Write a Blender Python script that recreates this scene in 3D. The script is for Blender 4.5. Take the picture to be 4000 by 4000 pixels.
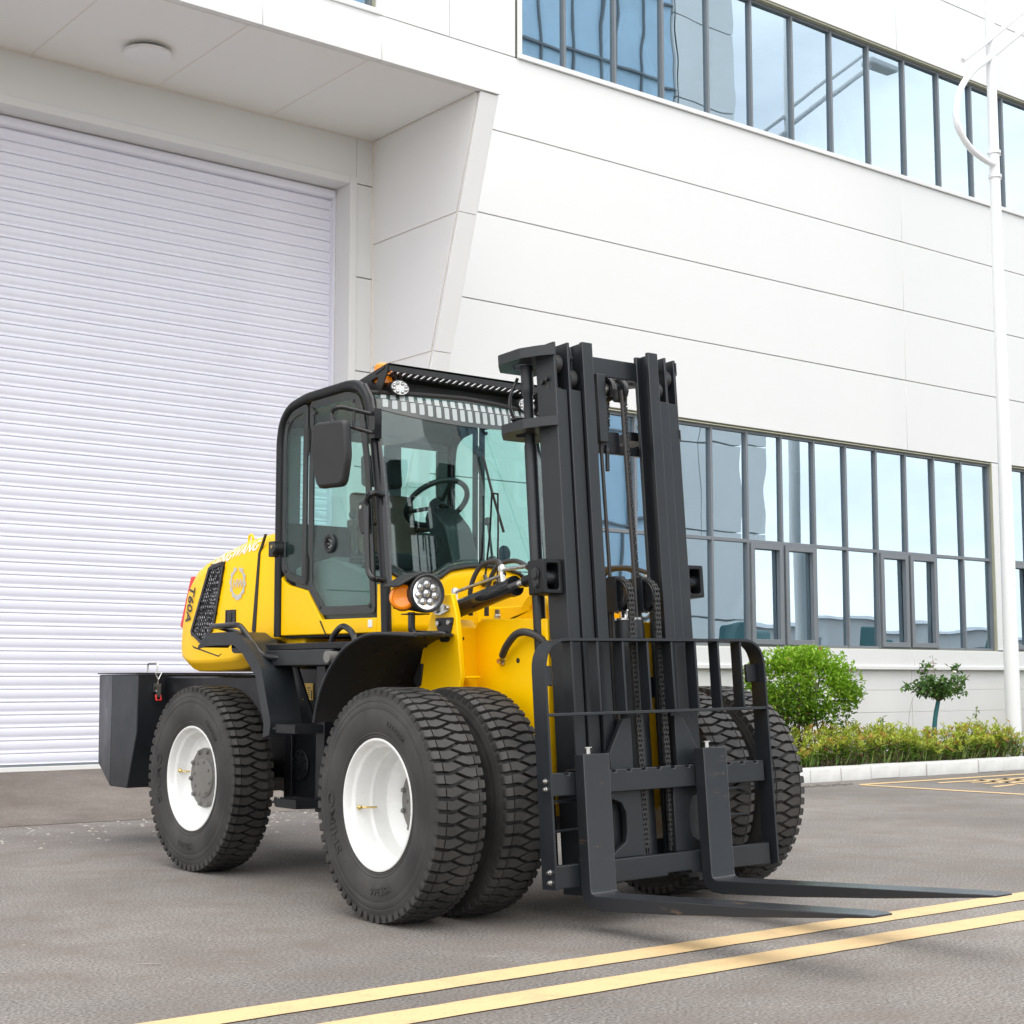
import bpy, bmesh, math, random
from math import sin, cos, pi, radians, sqrt, atan2
from mathutils import Vector, Matrix

random.seed(7)
scene = bpy.context.scene
for o in list(bpy.data.objects):
    bpy.data.objects.remove(o)
COL = scene.collection

# ------------------------------------------------------------------ camera, sky, sun, exposure
# world axes: X runs along the factory facade (to the right), Y runs into the building, Z up
cam_d = bpy.data.cameras.new('camera')
cam_d.sensor_width = 36.0
cam_d.lens = 36.0 * 6090 / 4000
cam_d.clip_start = 0.1
cam_d.clip_end = 2000
cam = bpy.data.objects.new('camera', cam_d)
cam.location = (0, 0, 1.10)
cam.rotation_euler = (radians(90) + math.atan(655 / 6090), 0, -radians(90 - 51.63))
COL.objects.link(cam)
scene.camera = cam

SUN_EL, SUN_AZ = radians(70), (-0.30, -0.95)      # the sun stands high behind the camera's left shoulder
world = bpy.data.worlds.new('World')
scene.world = world
world.use_nodes = True
wn, wl = world.node_tree.nodes, world.node_tree.links
wn.clear()
w_out = wn.new('ShaderNodeOutputWorld')
w_bg = wn.new('ShaderNodeBackground')
w_sky = wn.new('ShaderNodeTexSky')
w_sky.sky_type = 'NISHITA'
w_sky.sun_disc = False
w_sky.sun_elevation = SUN_EL
w_sky.sun_rotation = atan2(SUN_AZ[0], SUN_AZ[1])
w_sky.air_density = 1.0
w_sky.dust_density = 2.5
w_hsv = wn.new('ShaderNodeHueSaturation')
w_hsv.inputs['Saturation'].default_value = 0.48
w_tc = wn.new('ShaderNodeTexCoord')
w_map = wn.new('ShaderNodeMapping')
w_map.inputs['Scale'].default_value = (1.3, 1.3, 3.2)
w_noise = wn.new('ShaderNodeTexNoise')
w_noise.inputs['Scale'].default_value = 1.6
w_noise.inputs['Detail'].default_value = 7
w_noise.inputs['Roughness'].default_value = 0.55
w_ramp = wn.new('ShaderNodeValToRGB')
w_ramp.color_ramp.elements[0].position = 0.30
w_ramp.color_ramp.elements[0].color = (0.25, 0.25, 0.25, 1)
w_ramp.color_ramp.elements[1].position = 0.62
w_ramp.color_ramp.elements[1].color = (1, 1, 1, 1)
w_mix = wn.new('ShaderNodeMixRGB')
w_mix.inputs['Color2'].default_value = (11.9, 11.8, 11.7, 1)   # thin bright cloud
wl.new(w_tc.outputs['Generated'], w_map.inputs['Vector'])
wl.new(w_map.outputs['Vector'], w_noise.inputs['Vector'])
wl.new(w_noise.outputs['Fac'], w_ramp.inputs['Fac'])
wl.new(w_sky.outputs['Color'], w_hsv.inputs['Color'])
wl.new(w_hsv.outputs['Color'], w_mix.inputs['Color1'])
wl.new(w_ramp.outputs['Color'], w_mix.inputs['Fac'])
wl.new(w_mix.outputs['Color'], w_bg.inputs['Color'])
wl.new(w_bg.outputs['Background'], w_out.inputs['Surface'])
w_bg.inputs['Strength'].default_value = 0.13

sun_d = bpy.data.lights.new('sun', 'SUN')
sun_d.energy = 0.9
sun_d.angle = radians(85)
sun_d.color = (1.0, 0.96, 0.90)
sun = bpy.data.objects.new('sun', sun_d)
_n = Vector((SUN_AZ[0], SUN_AZ[1], 0)).normalized()
_s = Vector((_n.x * cos(SUN_EL), _n.y * cos(SUN_EL), sin(SUN_EL)))
sun.rotation_euler = (-_s).to_track_quat('-Z', 'Y').to_euler()
sun.location = (0, -10, 30)
COL.objects.link(sun)

scene.view_settings.view_transform = 'Standard'
scene.view_settings.look = 'None'
scene.view_settings.gamma = 1.0
scene.view_settings.exposure = 0.72
scene.view_settings.use_curve_mapping = False
scene.render.engine = 'CYCLES'
scene.cycles.max_bounces = 8
scene.cycles.transparent_max_bounces = 16
scene.cycles.glossy_bounces = 5
scene.render.resolution_x = scene.render.resolution_y = 1024

# ------------------------------------------------------------------ materials
MATS = {}
def principled(name):
    m = bpy.data.materials.new(name)
    m.use_nodes = True
    b = m.node_tree.nodes['Principled BSDF']
    MATS[name] = m
    return m, m.node_tree.nodes, m.node_tree.links, b

def mat(name, col, rough=0.5, metal=0.0, var=0.10, vscale=6.0, bump=0.0, bscale=80.0, coat=0.0, spec=0.5, rvar=0.10):
    m, n, l, b = principled(name)
    tc = n.new('ShaderNodeTexCoord')
    nz = n.new('ShaderNodeTexNoise')
    nz.inputs['Scale'].default_value = vscale
    nz.inputs['Detail'].default_value = 6
    nz.inputs['Roughness'].default_value = 0.6
    l.new(tc.outputs['Object'], nz.inputs['Vector'])
    mr = n.new('ShaderNodeMapRange')
    mr.inputs['From Min'].default_value = 0.25
    mr.inputs['From Max'].default_value = 0.75
    mr.inputs['To Min'].default_value = 1 - var
    mr.inputs['To Max'].default_value = 1 + var
    l.new(nz.outputs['Fac'], mr.inputs['Value'])
    mx = n.new('ShaderNodeMixRGB')
    mx.blend_type = 'MULTIPLY'
    mx.inputs['Fac'].default_value = 1
    mx.inputs['Color1'].default_value = (*col, 1)
    l.new(mr.outputs['Result'], mx.inputs['Color2'])
    l.new(mx.outputs['Color'], b.inputs['Base Color'])
    rr = n.new('ShaderNodeMapRange')
    rr.inputs['From Min'].default_value = 0.3
    rr.inputs['From Max'].default_value = 0.7
    rr.inputs['To Min'].default_value = max(0.02, rough - rvar)
    rr.inputs['To Max'].default_value = min(1, rough + rvar)
    l.new(nz.outputs['Fac'], rr.inputs['Value'])
    l.new(rr.outputs['Result'], b.inputs['Roughness'])
    b.inputs['Metallic'].default_value = metal
    b.inputs['Specular IOR Level'].default_value = spec
    b.inputs['Coat Weight'].default_value = coat
    b.inputs['Coat Roughness'].default_value = 0.08
    if bump:
        nb = n.new('ShaderNodeTexNoise')
        nb.inputs['Scale'].default_value = bscale
        nb.inputs['Detail'].default_value = 4
        l.new(tc.outputs['Object'], nb.inputs['Vector'])
        bp = n.new('ShaderNodeBump')
        bp.inputs['Strength'].default_value = bump
        bp.inputs['Distance'].default_value = 0.01
        l.new(nb.outputs['Fac'], bp.inputs['Height'])
        l.new(bp.outputs['Normal'], b.inputs['Normal'])
    return m

mat('yellow_paint', (1.0, 0.585, 0.0), 0.36, var=0.02, coat=0.06, rvar=0.05, spec=0.22)
mat('black_paint', (0.006, 0.007, 0.009), 0.40, var=0.12, vscale=5, bump=0.02, bscale=300, spec=0.35)
mat('mast_paint', (0.0135, 0.0165, 0.0205), 0.40, var=0.12, vscale=4, bump=0.03, bscale=260)
mat('black_gloss', (0.012, 0.013, 0.015), 0.16, var=0.1)
mat('black_plastic', (0.015, 0.0155, 0.017), 0.48, var=0.08, bump=0.05, bscale=500)
mat('rubber_trim', (0.018, 0.018, 0.019), 0.6)
mat('hose', (0.035, 0.033, 0.033), 0.5)
mat('rim_white', (0.80, 0.81, 0.80), 0.28, var=0.03, coat=0.2)
mat('hub_grey', (0.17, 0.165, 0.155), 0.5, var=0.12, vscale=9)
mat('chrome', (0.75, 0.75, 0.76), 0.16, metal=1.0, var=0.03)
mat('zinc', (0.62, 0.62, 0.60), 0.32, metal=1.0, var=0.1, vscale=40)
mat('brass', (0.70, 0.52, 0.20), 0.3, metal=1.0)
mat('chain_steel', (0.055, 0.055, 0.055), 0.42, metal=0.4, var=0.2, vscale=60)
mat('amber', (1.0, 0.28, 0.005), 0.2, var=0.05, coat=0.3)
mat('red_lens', (0.75, 0.03, 0.01), 0.2, var=0.05, coat=0.3)
mat('red_plastic', (0.7, 0.02, 0.02), 0.4)
mat('lamp_lens', (0.62, 0.64, 0.66), 0.12, metal=0.75, var=0.05, vscale=60)
mat('lamp_reflector', (0.78, 0.79, 0.80), 0.10, metal=0.9, var=0.03)
mat('seat_brown', (0.11, 0.065, 0.045), 0.6, var=0.15, bump=0.1, bscale=300)
mat('seat_black', (0.02, 0.02, 0.022), 0.6, bump=0.1, bscale=300)
mat('cab_inner', (0.05, 0.055, 0.055), 0.7, var=0.1)
mat('cab_inner_grey', (0.16, 0.17, 0.17), 0.7, var=0.1)
mat('decal_white', (0.85, 0.85, 0.82), 0.4, var=0.03)
mat('rack_reflection', (0.085, 0.095, 0.092), 0.18, var=0.05)  # visor rack mirrored in the windscreen, painted as a grey band
mat('slot_reflection', (0.42, 0.46, 0.46), 0.15, var=0.04)  # bright sky mirrored through the rack's slots, painted as pale patches
mat('decal_black', (0.02, 0.02, 0.02), 0.4)
mat('decal_silver', (0.55, 0.55, 0.52), 0.35, var=0.04)
mat('decal_yellow', (0.75, 0.50, 0.10), 0.5)
mat('frit', (0.022, 0.025, 0.026), 0.10, var=0.05)
mat('wall_white', (0.735, 0.74, 0.733), 0.55, var=0.018, vscale=0.35, bump=0.015, bscale=9)
mat('plinth_white', (0.77, 0.77, 0.755), 0.7, var=0.04, vscale=0.8, bump=0.1, bscale=60)
mat('panel_grey', (0.82, 0.825, 0.82), 0.35, var=0.02, vscale=0.5)
mat('soffit_grey', (0.83, 0.83, 0.80), 0.4, var=0.02, vscale=0.5)
mat('seam_cream', (0.80, 0.76, 0.70), 0.7)
mat('joint_dark', (0.40, 0.40, 0.30), 0.8)
mat('shutter_paint', (0.79, 0.795, 0.885), 0.36, var=0.03, vscale=1.2)
mat('frame_grey', (0.17, 0.19, 0.21), 0.45, var=0.05)
mat('room_wall', (0.78, 0.80, 0.80), 0.8, var=0.05)
mat('room_floor', (0.40, 0.42, 0.42), 0.6)
mat('room_steel', (0.55, 0.57, 0.58), 0.6)
mat('pole_white', (0.82, 0.83, 0.84), 0.35, var=0.02)
mat('concrete_kerb', (0.62, 0.62, 0.60), 0.8, var=0.12, vscale=5, bump=0.25, bscale=120)
mat('soil', (0.10, 0.065, 0.045), 0.95, var=0.35, vscale=9, bump=0.6, bscale=40)
mat('stem_brown', (0.13, 0.085, 0.055), 0.85, var=0.3, vscale=30, bump=0.3)
mat('trunk_wrap', (0.02, 0.13, 0.14), 0.7, var=0.25, vscale=40)
mat('clad_grey', (0.82, 0.84, 0.84), 0.5, var=0.06, vscale=0.4)
mat('shed_white', (0.55, 0.56, 0.57), 0.6, var=0.05)
mat('shed_roof', (0.36, 0.38, 0.41), 0.5, var=0.1)
mat('machine_teal', (0.05, 0.16, 0.17), 0.5)
mat('machine_orange', (0.55, 0.24, 0.03), 0.5)
mat('lamp_opal', (0.82, 0.82, 0.82), 0.5, var=0.02)

def paint_wear(name, base, under, amount):
    """dark paint rubbed through to bare/rusty steel in scattered patches"""
    m, n, l, b = principled(name)
    tc = n.new('ShaderNodeTexCoord')
    nz = n.new('ShaderNodeTexNoise'); nz.inputs['Scale'].default_value = 7; nz.inputs['Detail'].default_value = 8
    nz.inputs['Roughness'].default_value = 0.7
    mp = n.new('ShaderNodeMapping'); mp.inputs['Scale'].default_value = (1, 0.5, 3.0)
    l.new(tc.outputs['Object'], mp.inputs['Vector']); l.new(mp.outputs['Vector'], nz.inputs['Vector'])
    r = n.new('ShaderNodeValToRGB')
    r.color_ramp.elements[0].position = amount; r.color_ramp.elements[0].color = (*base, 1)
    r.color_ramp.elements[1].position = amount + 0.14; r.color_ramp.elements[1].color = (*under, 1)
    l.new(nz.outputs['Fac'], r.inputs['Fac'])
    l.new(r.outputs['Color'], b.inputs['Base Color'])
    b.inputs['Roughness'].default_value = 0.27
    bp = n.new('ShaderNodeBump'); bp.inputs['Strength'].default_value = 0.12; bp.inputs['Distance'].default_value = 0.004
    l.new(nz.outputs['Fac'], bp.inputs['Height']); l.new(bp.outputs['Normal'], b.inputs['Normal'])
    return m
paint_wear('fork_paint', (0.020, 0.022, 0.026), (0.15, 0.10, 0.06), 0.62)

def mat_rubber():
    m, n, l, b = principled('tyre_rubber')
    tc = n.new('ShaderNodeTexCoord')
    nz = n.new('ShaderNodeTexNoise'); nz.inputs['Scale'].default_value = 5; nz.inputs['Detail'].default_value = 8
    l.new(tc.outputs['Object'], nz.inputs['Vector'])
    r = n.new('ShaderNodeValToRGB')
    r.color_ramp.elements[0].position = 0.35; r.color_ramp.elements[0].color = (0.022, 0.022, 0.022, 1)
    r.color_ramp.elements[1].position = 0.72; r.color_ramp.elements[1].color = (0.056, 0.053, 0.050, 1)
    l.new(nz.outputs['Fac'], r.inputs['Fac']); l.new(r.outputs['Color'], b.inputs['Base Color'])
    b.inputs['Roughness'].default_value = 0.62
    n2 = n.new('ShaderNodeTexNoise'); n2.inputs['Scale'].default_value = 160; n2.inputs['Detail'].default_value = 3
    l.new(tc.outputs['Object'], n2.inputs['Vector'])
    bp = n.new('ShaderNodeBump'); bp.inputs['Strength'].default_value = 0.12; bp.inputs['Distance'].default_value = 0.004
    l.new(n2.outputs['Fac'], bp.inputs['Height']); l.new(bp.outputs['Normal'], b.inputs['Normal'])
mat_rubber()

def mat_glass(name, tint, refl, rough=0.0, wobble=0.0, refl_tint=(0.95, 0.98, 1.0)):
    m = bpy.data.materials.new(name); m.use_nodes = True; MATS[name] = m
    n, l = m.node_tree.nodes, m.node_tree.links
    n.clear()
    out = n.new('ShaderNodeOutputMaterial')
    tr = n.new('ShaderNodeBsdfTransparent'); tr.inputs['Color'].default_value = (*tint, 1)
    gl = n.new('ShaderNodeBsdfGlossy'); gl.inputs['Roughness'].default_value = rough
    gl.inputs['Color'].default_value = (*refl_tint, 1)
    # Schlick reflectance, the same from both sides of the sheet
    lw = n.new('ShaderNodeLayerWeight'); lw.inputs['Blend'].default_value = 0.5
    pw = n.new('ShaderNodeMath'); pw.operation = 'POWER'; pw.inputs[1].default_value = 5.0
    l.new(lw.outputs['Facing'], pw.inputs[0])
    ad = n.new('ShaderNodeMath'); ad.operation = 'MULTIPLY_ADD'; ad.use_clamp = True
    ad.inputs[1].default_value = 1.0-refl; ad.inputs[2].default_value = refl
    l.new(pw.outputs['Value'], ad.inputs[0])
    mx = n.new('ShaderNodeMixShader')
    l.new(ad.outputs['Value'], mx.inputs['Fac'])
    l.new(tr.outputs['BSDF'], mx.inputs[1]); l.new(gl.outputs['BSDF'], mx.inputs[2])
    l.new(mx.outputs['Shader'], out.inputs['Surface'])
    if wobble:
        tc = n.new('ShaderNodeTexCoord')
        nz = n.new('ShaderNodeTexNoise'); nz.inputs['Scale'].default_value = 0.9; nz.inputs['Detail'].default_value = 1.5
        l.new(tc.outputs['Object'], nz.inputs['Vector'])
        bp = n.new('ShaderNodeBump'); bp.inputs['Strength'].default_value = wobble; bp.inputs['Distance'].default_value = 0.05
        l.new(nz.outputs['Fac'], bp.inputs['Height'])
        l.new(bp.outputs['Normal'], gl.inputs['Normal'])
    return m
mat_glass('window_glass', (0.66, 0.80, 0.86), 0.57, wobble=0.045, refl_tint=(0.65, 0.81, 0.93))
mat_glass('cab_glass', (0.80, 0.935, 0.915), 0.045)
mat('tower_glass', (0.48, 0.68, 0.85), 0.15, var=0.12, vscale=0.5)

def mat_asphalt():
    m, n, l, b = principled('asphalt')
    tc = n.new('ShaderNodeTexCoord')
    def noise(s, d=4, rough=0.6):
        x = n.new('ShaderNodeTexNoise'); x.inputs['Scale'].default_value = s; x.inputs['Detail'].default_value = d
        x.inputs['Roughness'].default_value = rough
        l.new(tc.outputs['Object'], x.inputs['Vector']); return x
    big, mid, fine = noise(0.35, 5), noise(2.2, 7, 0.7), noise(75, 4, 0.75)
    r = n.new('ShaderNodeValToRGB')
    r.color_ramp.elements[0].position = 0.38; r.color_ramp.elements[0].color = (0.082, 0.073, 0.067, 1)
    r.color_ramp.elements[1].position = 0.62; r.color_ramp.elements[1].color = (0.300, 0.280, 0.262, 1)
    l.new(fine.outputs['Fac'], r.inputs['Fac'])
    mr = n.new('ShaderNodeMapRange'); mr.inputs['From Min'].default_value = 0.3; mr.inputs['From Max'].default_value = 0.7
    mr.inputs['To Min'].default_value = 0.70; mr.inputs['To Max'].default_value = 1.34
    l.new(big.outputs['Fac'], mr.inputs['Value'])
    m1 = n.new('ShaderNodeMixRGB'); m1.blend_type = 'MULTIPLY'; m1.inputs['Fac'].default_value = 1
    l.new(r.outputs['Color'], m1.inputs['Color1']); l.new(mr.outputs['Result'], m1.inputs['Color2'])
    # dusty brownish stains
    r2 = n.new('ShaderNodeValToRGB')
    r2.color_ramp.elements[0].position = 0.44; r2.color_ramp.elements[0].color = (0, 0, 0, 1)
    r2.color_ramp.elements[1].position = 0.70; r2.color_ramp.elements[1].color = (0.7, 0.7, 0.7, 1)
    l.new(mid.outputs['Fac'], r2.inputs['Fac'])
    m2 = n.new('ShaderNodeMixRGB'); m2.inputs['Color2'].default_value = (0.150, 0.122, 0.104, 1)
    l.new(r2.outputs['Color'], m2.inputs['Fac']); l.new(m1.outputs['Color'], m2.inputs['Color1'])
    # pale scuffs drawn out in streaks
    mp = n.new('ShaderNodeMapping'); mp.inputs['Scale'].default_value = (0.55, 6.0, 1); mp.inputs['Rotation'].default_value = (0, 0, radians(16))
    l.new(tc.outputs['Object'], mp.inputs['Vector'])
    sc = n.new('ShaderNodeTexNoise'); sc.inputs['Scale'].default_value = 1.5; sc.inputs['Detail'].default_value = 9; sc.inputs['Roughness'].default_value = 0.75
    l.new(mp.outputs['Vector'], sc.inputs['Vector'])
    r3 = n.new('ShaderNodeValToRGB')
    r3.color_ramp.elements[0].position = 0.63; r3.color_ramp.elements[0].color = (0, 0, 0, 1)
    r3.color_ramp.elements[1].position = 0.76; r3.color_ramp.elements[1].color = (0.5, 0.5, 0.5, 1)
    l.new(sc.outputs['Fac'], r3.inputs['Fac'])
    m3 = n.new('ShaderNodeMixRGB'); m3.inputs['Color2'].default_value = (0.42, 0.40, 0.38, 1)
    l.new(r3.outputs['Color'], m3.inputs['Fac']); l.new(m2.outputs['Color'], m3.inputs['Color1'])
    l.new(m3.outputs['Color'], b.inputs['Base Color'])
    b.inputs['Roughness'].default_value = 0.82
    b.inputs['Specular IOR Level'].default_value = 0.35
    bp = n.new('ShaderNodeBump'); bp.inputs['Strength'].default_value = 0.5; bp.inputs['Distance'].default_value = 0.006
    l.new(fine.outputs['Fac'], bp.inputs['Height']); l.new(bp.outputs['Normal'], b.inputs['Normal'])
mat_asphalt()

def mat_road_paint():
    m, n, l, b = principled('road_paint')
    tc = n.new('ShaderNodeTexCoord')
    a = n.new('ShaderNodeTexNoise'); a.inputs['Scale'].default_value = 3.0; a.inputs['Detail'].default_value = 9; a.inputs['Roughness'].default_value = 0.75
    f = n.new('ShaderNodeTexNoise'); f.inputs['Scale'].default_value = 90; f.inputs['Detail'].default_value = 3
    l.new(tc.outputs['Object'], a.inputs['Vector']); l.new(tc.outputs['Object'], f.inputs['Vector'])
    r = n.new('ShaderNodeValToRGB')
    r.color_ramp.elements[0].position = 0.32; r.color_ramp.elements[0].color = (0.50, 0.36, 0.20, 1)
    r.color_ramp.elements[1].position = 0.50; r.color_ramp.elements[1].color = (0.64, 0.455, 0.235, 1)
    l.new(a.outputs['Fac'], r.inputs['Fac'])
    w = n.new('ShaderNodeValToRGB')
    w.color_ramp.elements[0].position = 0.24; w.color_ramp.elements[0].color = (0.9, 0.9, 0.9, 1)
    w.color_ramp.elements[1].position = 0.36; w.color_ramp.elements[1].color = (0, 0, 0, 1)
    l.new(f.outputs['Fac'], w.inputs['Fac'])
    x = n.new('ShaderNodeMixRGB'); x.inputs['Color2'].default_value = (0.13, 0.12, 0.11, 1)
    l.new(w.outputs['Color'], x.inputs['Fac']); l.new(r.outputs['Color'], x.inputs['Color1'])
    l.new(x.outputs['Color'], b.inputs['Base Color'])
    b.inputs['Roughness'].default_value = 0.7
    bp = n.new('ShaderNodeBump'); bp.inputs['Strength'].default_value = 0.35; bp.inputs['Distance'].default_value = 0.005
    l.new(f.outputs['Fac'], bp.inputs['Height']); l.new(bp.outputs['Normal'], b.inputs['Normal'])
mat_road_paint()

def mat_ramp():
    m, n, l, b = principled('ramp_concrete')
    tc = n.new('ShaderNodeTexCoord')
    a = n.new('ShaderNodeTexNoise'); a.inputs['Scale'].default_value = 1.3; a.inputs['Detail'].default_value = 9; a.inputs['Roughness'].default_value = 0.7
    f = n.new('ShaderNodeTexNoise'); f.inputs['Scale'].default_value = 60; f.inputs['Detail'].default_value = 4
    l.new(tc.outputs['Object'], a.inputs['Vector']); l.new(tc.outputs['Object'], f.inputs['Vector'])
    r = n.new('ShaderNodeValToRGB')
    r.color_ramp.elements[0].position = 0.30; r.color_ramp.elements[0].color = (0.125, 0.102, 0.083, 1)
    r.color_ramp.elements[1].position = 0.70; r.color_ramp.elements[1].color = (0.235, 0.205, 0.18, 1)
    l.new(a.outputs['Fac'], r.inputs['Fac'])
    mr = n.new('ShaderNodeMapRange'); mr.inputs['From Min'].default_value = 0.3; mr.inputs['From Max'].default_value = 0.7
    mr.inputs['To Min'].default_value = 0.75; mr.inputs['To Max'].default_value = 1.2
    l.new(f.outputs['Fac'], mr.inputs['Value'])
    x = n.new('ShaderNodeMixRGB'); x.blend_type = 'MULTIPLY'; x.inputs['Fac'].default_value = 1
    l.new(r.outputs['Color'], x.inputs['Color1']); l.new(mr.outputs['Result'], x.inputs['Color2'])
    l.new(x.outputs['Color'], b.inputs['Base Color'])
    b.inputs['Roughness'].default_value = 0.85
    bp = n.new('ShaderNodeBump'); bp.inputs['Strength'].default_value = 0.4; bp.inputs['Distance'].default_value = 0.006
    l.new(f.outputs['Fac'], bp.inputs['Height']); l.new(bp.outputs['Normal'], b.inputs['Normal'])
mat_ramp()

def mat_leaf(name):
    m, n, l, b = principled(name)
    at = n.new('ShaderNodeAttribute'); at.attribute_name = 'leaf'
    l.new(at.outputs['Color'], b.inputs['Base Color'])
    b.inputs['Roughness'].default_value = 0.42
    b.inputs['Transmission Weight'].default_value = 0.0
    out = n['Material Output']
    tl = n.new('ShaderNodeBsdfTranslucent'); l.new(at.outputs['Color'], tl.inputs['Color'])
    mx = n.new('ShaderNodeMixShader'); mx.inputs['Fac'].default_value = 0.35
    l.new(b.outputs['BSDF'], mx.inputs[1]); l.new(tl.outputs['BSDF'], mx.inputs[2])
    l.new(mx.outputs['Shader'], out.inputs['Surface'])
mat_leaf('leaf')

# ------------------------------------------------------------------ mesh helpers
def V(*a): return Vector(a)

class MB:
    """collects shapes and links them as ONE mesh object"""
    def __init__(self, xf=None):
        self.v, self.f, self.xf = [], [], xf
    def add(self, vs, fs):
        b = len(self.v)
        self.v += [Vector(p) for p in vs]
        self.f += [tuple(b + i for i in f) for f in fs]
        return self
    def box(self, lo, hi):
        x0, y0, z0 = lo; x1, y1, z1 = hi
        return self.add([(x0,y0,z0),(x1,y0,z0),(x1,y1,z0),(x0,y1,z0),(x0,y0,z1),(x1,y0,z1),(x1,y1,z1),(x0,y1,z1)],
                        [(3,2,1,0),(4,5,6,7),(0,1,5,4),(1,2,6,5),(2,3,7,6),(3,0,4,7)])
    def prism(self, poly, axis, a, b):
        """polygon (2-D) pushed along an axis from a to b. x: (y,z)  y: (x,z)  z: (x,y)"""
        def mk(p, c):
            return {'x': (c, p[0], p[1]), 'y': (p[0], c, p[1]), 'z': (p[0], p[1], c)}[axis]
        area = sum(poly[i][0]*poly[(i+1) % len(poly)][1]-poly[(i+1) % len(poly)][0]*poly[i][1] for i in range(len(poly)))
        if area < 0: poly = poly[::-1]
        if axis == 'y': poly = poly[::-1]
        n = len(poly)
        vs = [mk(p, a) for p in poly] + [mk(p, b) for p in poly]
        fs = [tuple(range(n))[::-1], tuple(range(n, 2*n))]
        fs += [(i, (i+1) % n, n+(i+1) % n, n+i) for i in range(n)]
        if b < a: fs = [f[::-1] for f in fs]
        return self.add(vs, fs)
    def ring(self, outer, inner, axis, a, b):
        """frame between two polygons of equal vertex count"""
        def mk(p, c):
            return {'x': (c, p[0], p[1]), 'y': (p[0], c, p[1]), 'z': (p[0], p[1], c)}[axis]
        n = len(outer)
        vs = [mk(p, a) for p in outer]+[mk(p, a) for p in inner]+[mk(p, b) for p in outer]+[mk(p, b) for p in inner]
        fs = []
        for i in range(n):
            j = (i+1) % n
            fs += [(i, j, n+j, n+i), (2*n+i, 3*n+i, 3*n+j, 2*n+j), (i, 2*n+i, 2*n+j, j), (n+i, n+j, 3*n+j, 3*n+i)]
        return self.add(vs, fs)
    def tube(self, path, r, seg=10, caps=True):
        path = [Vector(p) for p in path]
        m = len(path)
        rs = r if isinstance(r, (list, tuple)) else [r]*m
        t0 = (path[1]-path[0]).normalized()
        up = Vector((0,0,1)) if abs(t0.z) < 0.9 else Vector((1,0,0))
        nrm = t0.cross(up).normalized()
        vs, fs = [], []
        for i, p in enumerate(path):
            t = (path[min(i+1, m-1)]-path[max(i-1, 0)]).normalized()
            nrm = (nrm - t*nrm.dot(t)).normalized()
            bi = t.cross(nrm)
            for k in range(seg):
                a = 2*pi*k/seg
                vs.append(p + (nrm*cos(a)+bi*sin(a))*rs[i])
        for i in range(m-1):
            for k in range(seg):
                k2 = (k+1) % seg
                fs.append((i*seg+k, i*seg+k2, (i+1)*seg+k2, (i+1)*seg+k))
        if caps:
            fs.append(tuple(range(seg))[::-1]); fs.append(tuple((m-1)*seg+k for k in range(seg)))
        return self.add(vs, fs)
    def cyl(self, a, b, r, seg=16):
        return self.tube([a, b], r, seg)
    def lathe(self, prof, c, ax=(1,0,0), seg=32, closed=False, caps=True):
        """prof: (radius, distance along the axis)"""
        c, ax = Vector(c), Vector(ax).normalized()
        up = Vector((0,0,1)) if abs(ax.z) < 0.9 else Vector((1,0,0))
        e1 = up.cross(ax).normalized(); e2 = ax.cross(e1)
        vs, fs = [], []
        for r, h in prof:
            for k in range(seg):
                a = 2*pi*k/seg
                vs.append(c+ax*h+(e1*cos(a)+e2*sin(a))*r)
        m = len(prof)
        for i in range(m if closed else m-1):
            i2 = (i+1) % m
            for k in range(seg):
                k2 = (k+1) % seg
                fs.append((i*seg+k, i*seg+k2, i2*seg+k2, i2*seg+k))
        if not closed and caps:
            if prof[0][0] > 1e-6: fs.append(tuple(range(seg))[::-1])
            if prof[-1][0] > 1e-6: fs.append(tuple((m-1)*seg+k for k in range(seg)))
        return self.add(vs, fs)
    def bolt(self, p, ax, r=0.010, h=0.008):
        return self.lathe([(r, 0), (r, h*0.9), (r*0.8, h)], p, ax, 6)
    def build(self, name, material, parent=None, origin=None, bevel=0, smooth=35, seg=2, fix=True):
        vs = self.v
        if self.xf: vs = [self.xf(p) for p in vs]
        o0 = Vector(origin) if origin is not None else Vector((0,0,0))
        if origin is None and parent is not None:
            o0 = Vector(parent['_o'])if '_o' in parent else Vector((0,0,0))
        me = bpy.data.meshes.new(name)
        me.from_pydata([p-o0 for p in vs], [], self.f)
        if fix:
            bm = bmesh.new(); bm.from_mesh(me)
            bmesh.ops.recalc_face_normals(bm, faces=bm.faces)
            bm.to_mesh(me); bm.free()
        me.update()
        me.materials.append(MATS[material])
        if smooth:
            me.shade_smooth(); me.set_sharp_from_angle(angle=radians(smooth))
        o = bpy.data.objects.new(name, me)
        COL.objects.link(o)
        if parent is not None: o.parent = parent
        elif origin is not None: o.location = origin
        o['_o'] = list(o0)
        if bevel:
            b = o.modifiers.new('edge', 'BEVEL'); b.width = bevel; b.segments = seg
            b.limit_method = 'ANGLE'; b.angle_limit = radians(40); b.harden_normals = False
        return o

def islands(m):
    """the separate pieces of a collected mesh, one MB each"""
    par = list(range(len(m.v)))
    def find(i):
        while par[i] != i: par[i] = par[par[i]]; i = par[i]
        return i
    for f in m.f:
        for i in f[1:]: par[find(i)] = find(f[0])
    groups = {}
    for f in m.f: groups.setdefault(find(f[0]), []).append(f)
    out = []
    for fs in groups.values():
        idx = sorted({i for f in fs for i in f}); mp = {v: k for k, v in enumerate(idx)}
        q = MB(m.xf); q.v = [m.v[i] for i in idx]; q.f = [tuple(mp[i] for i in f) for f in fs]; out.append(q)
    return out

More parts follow.
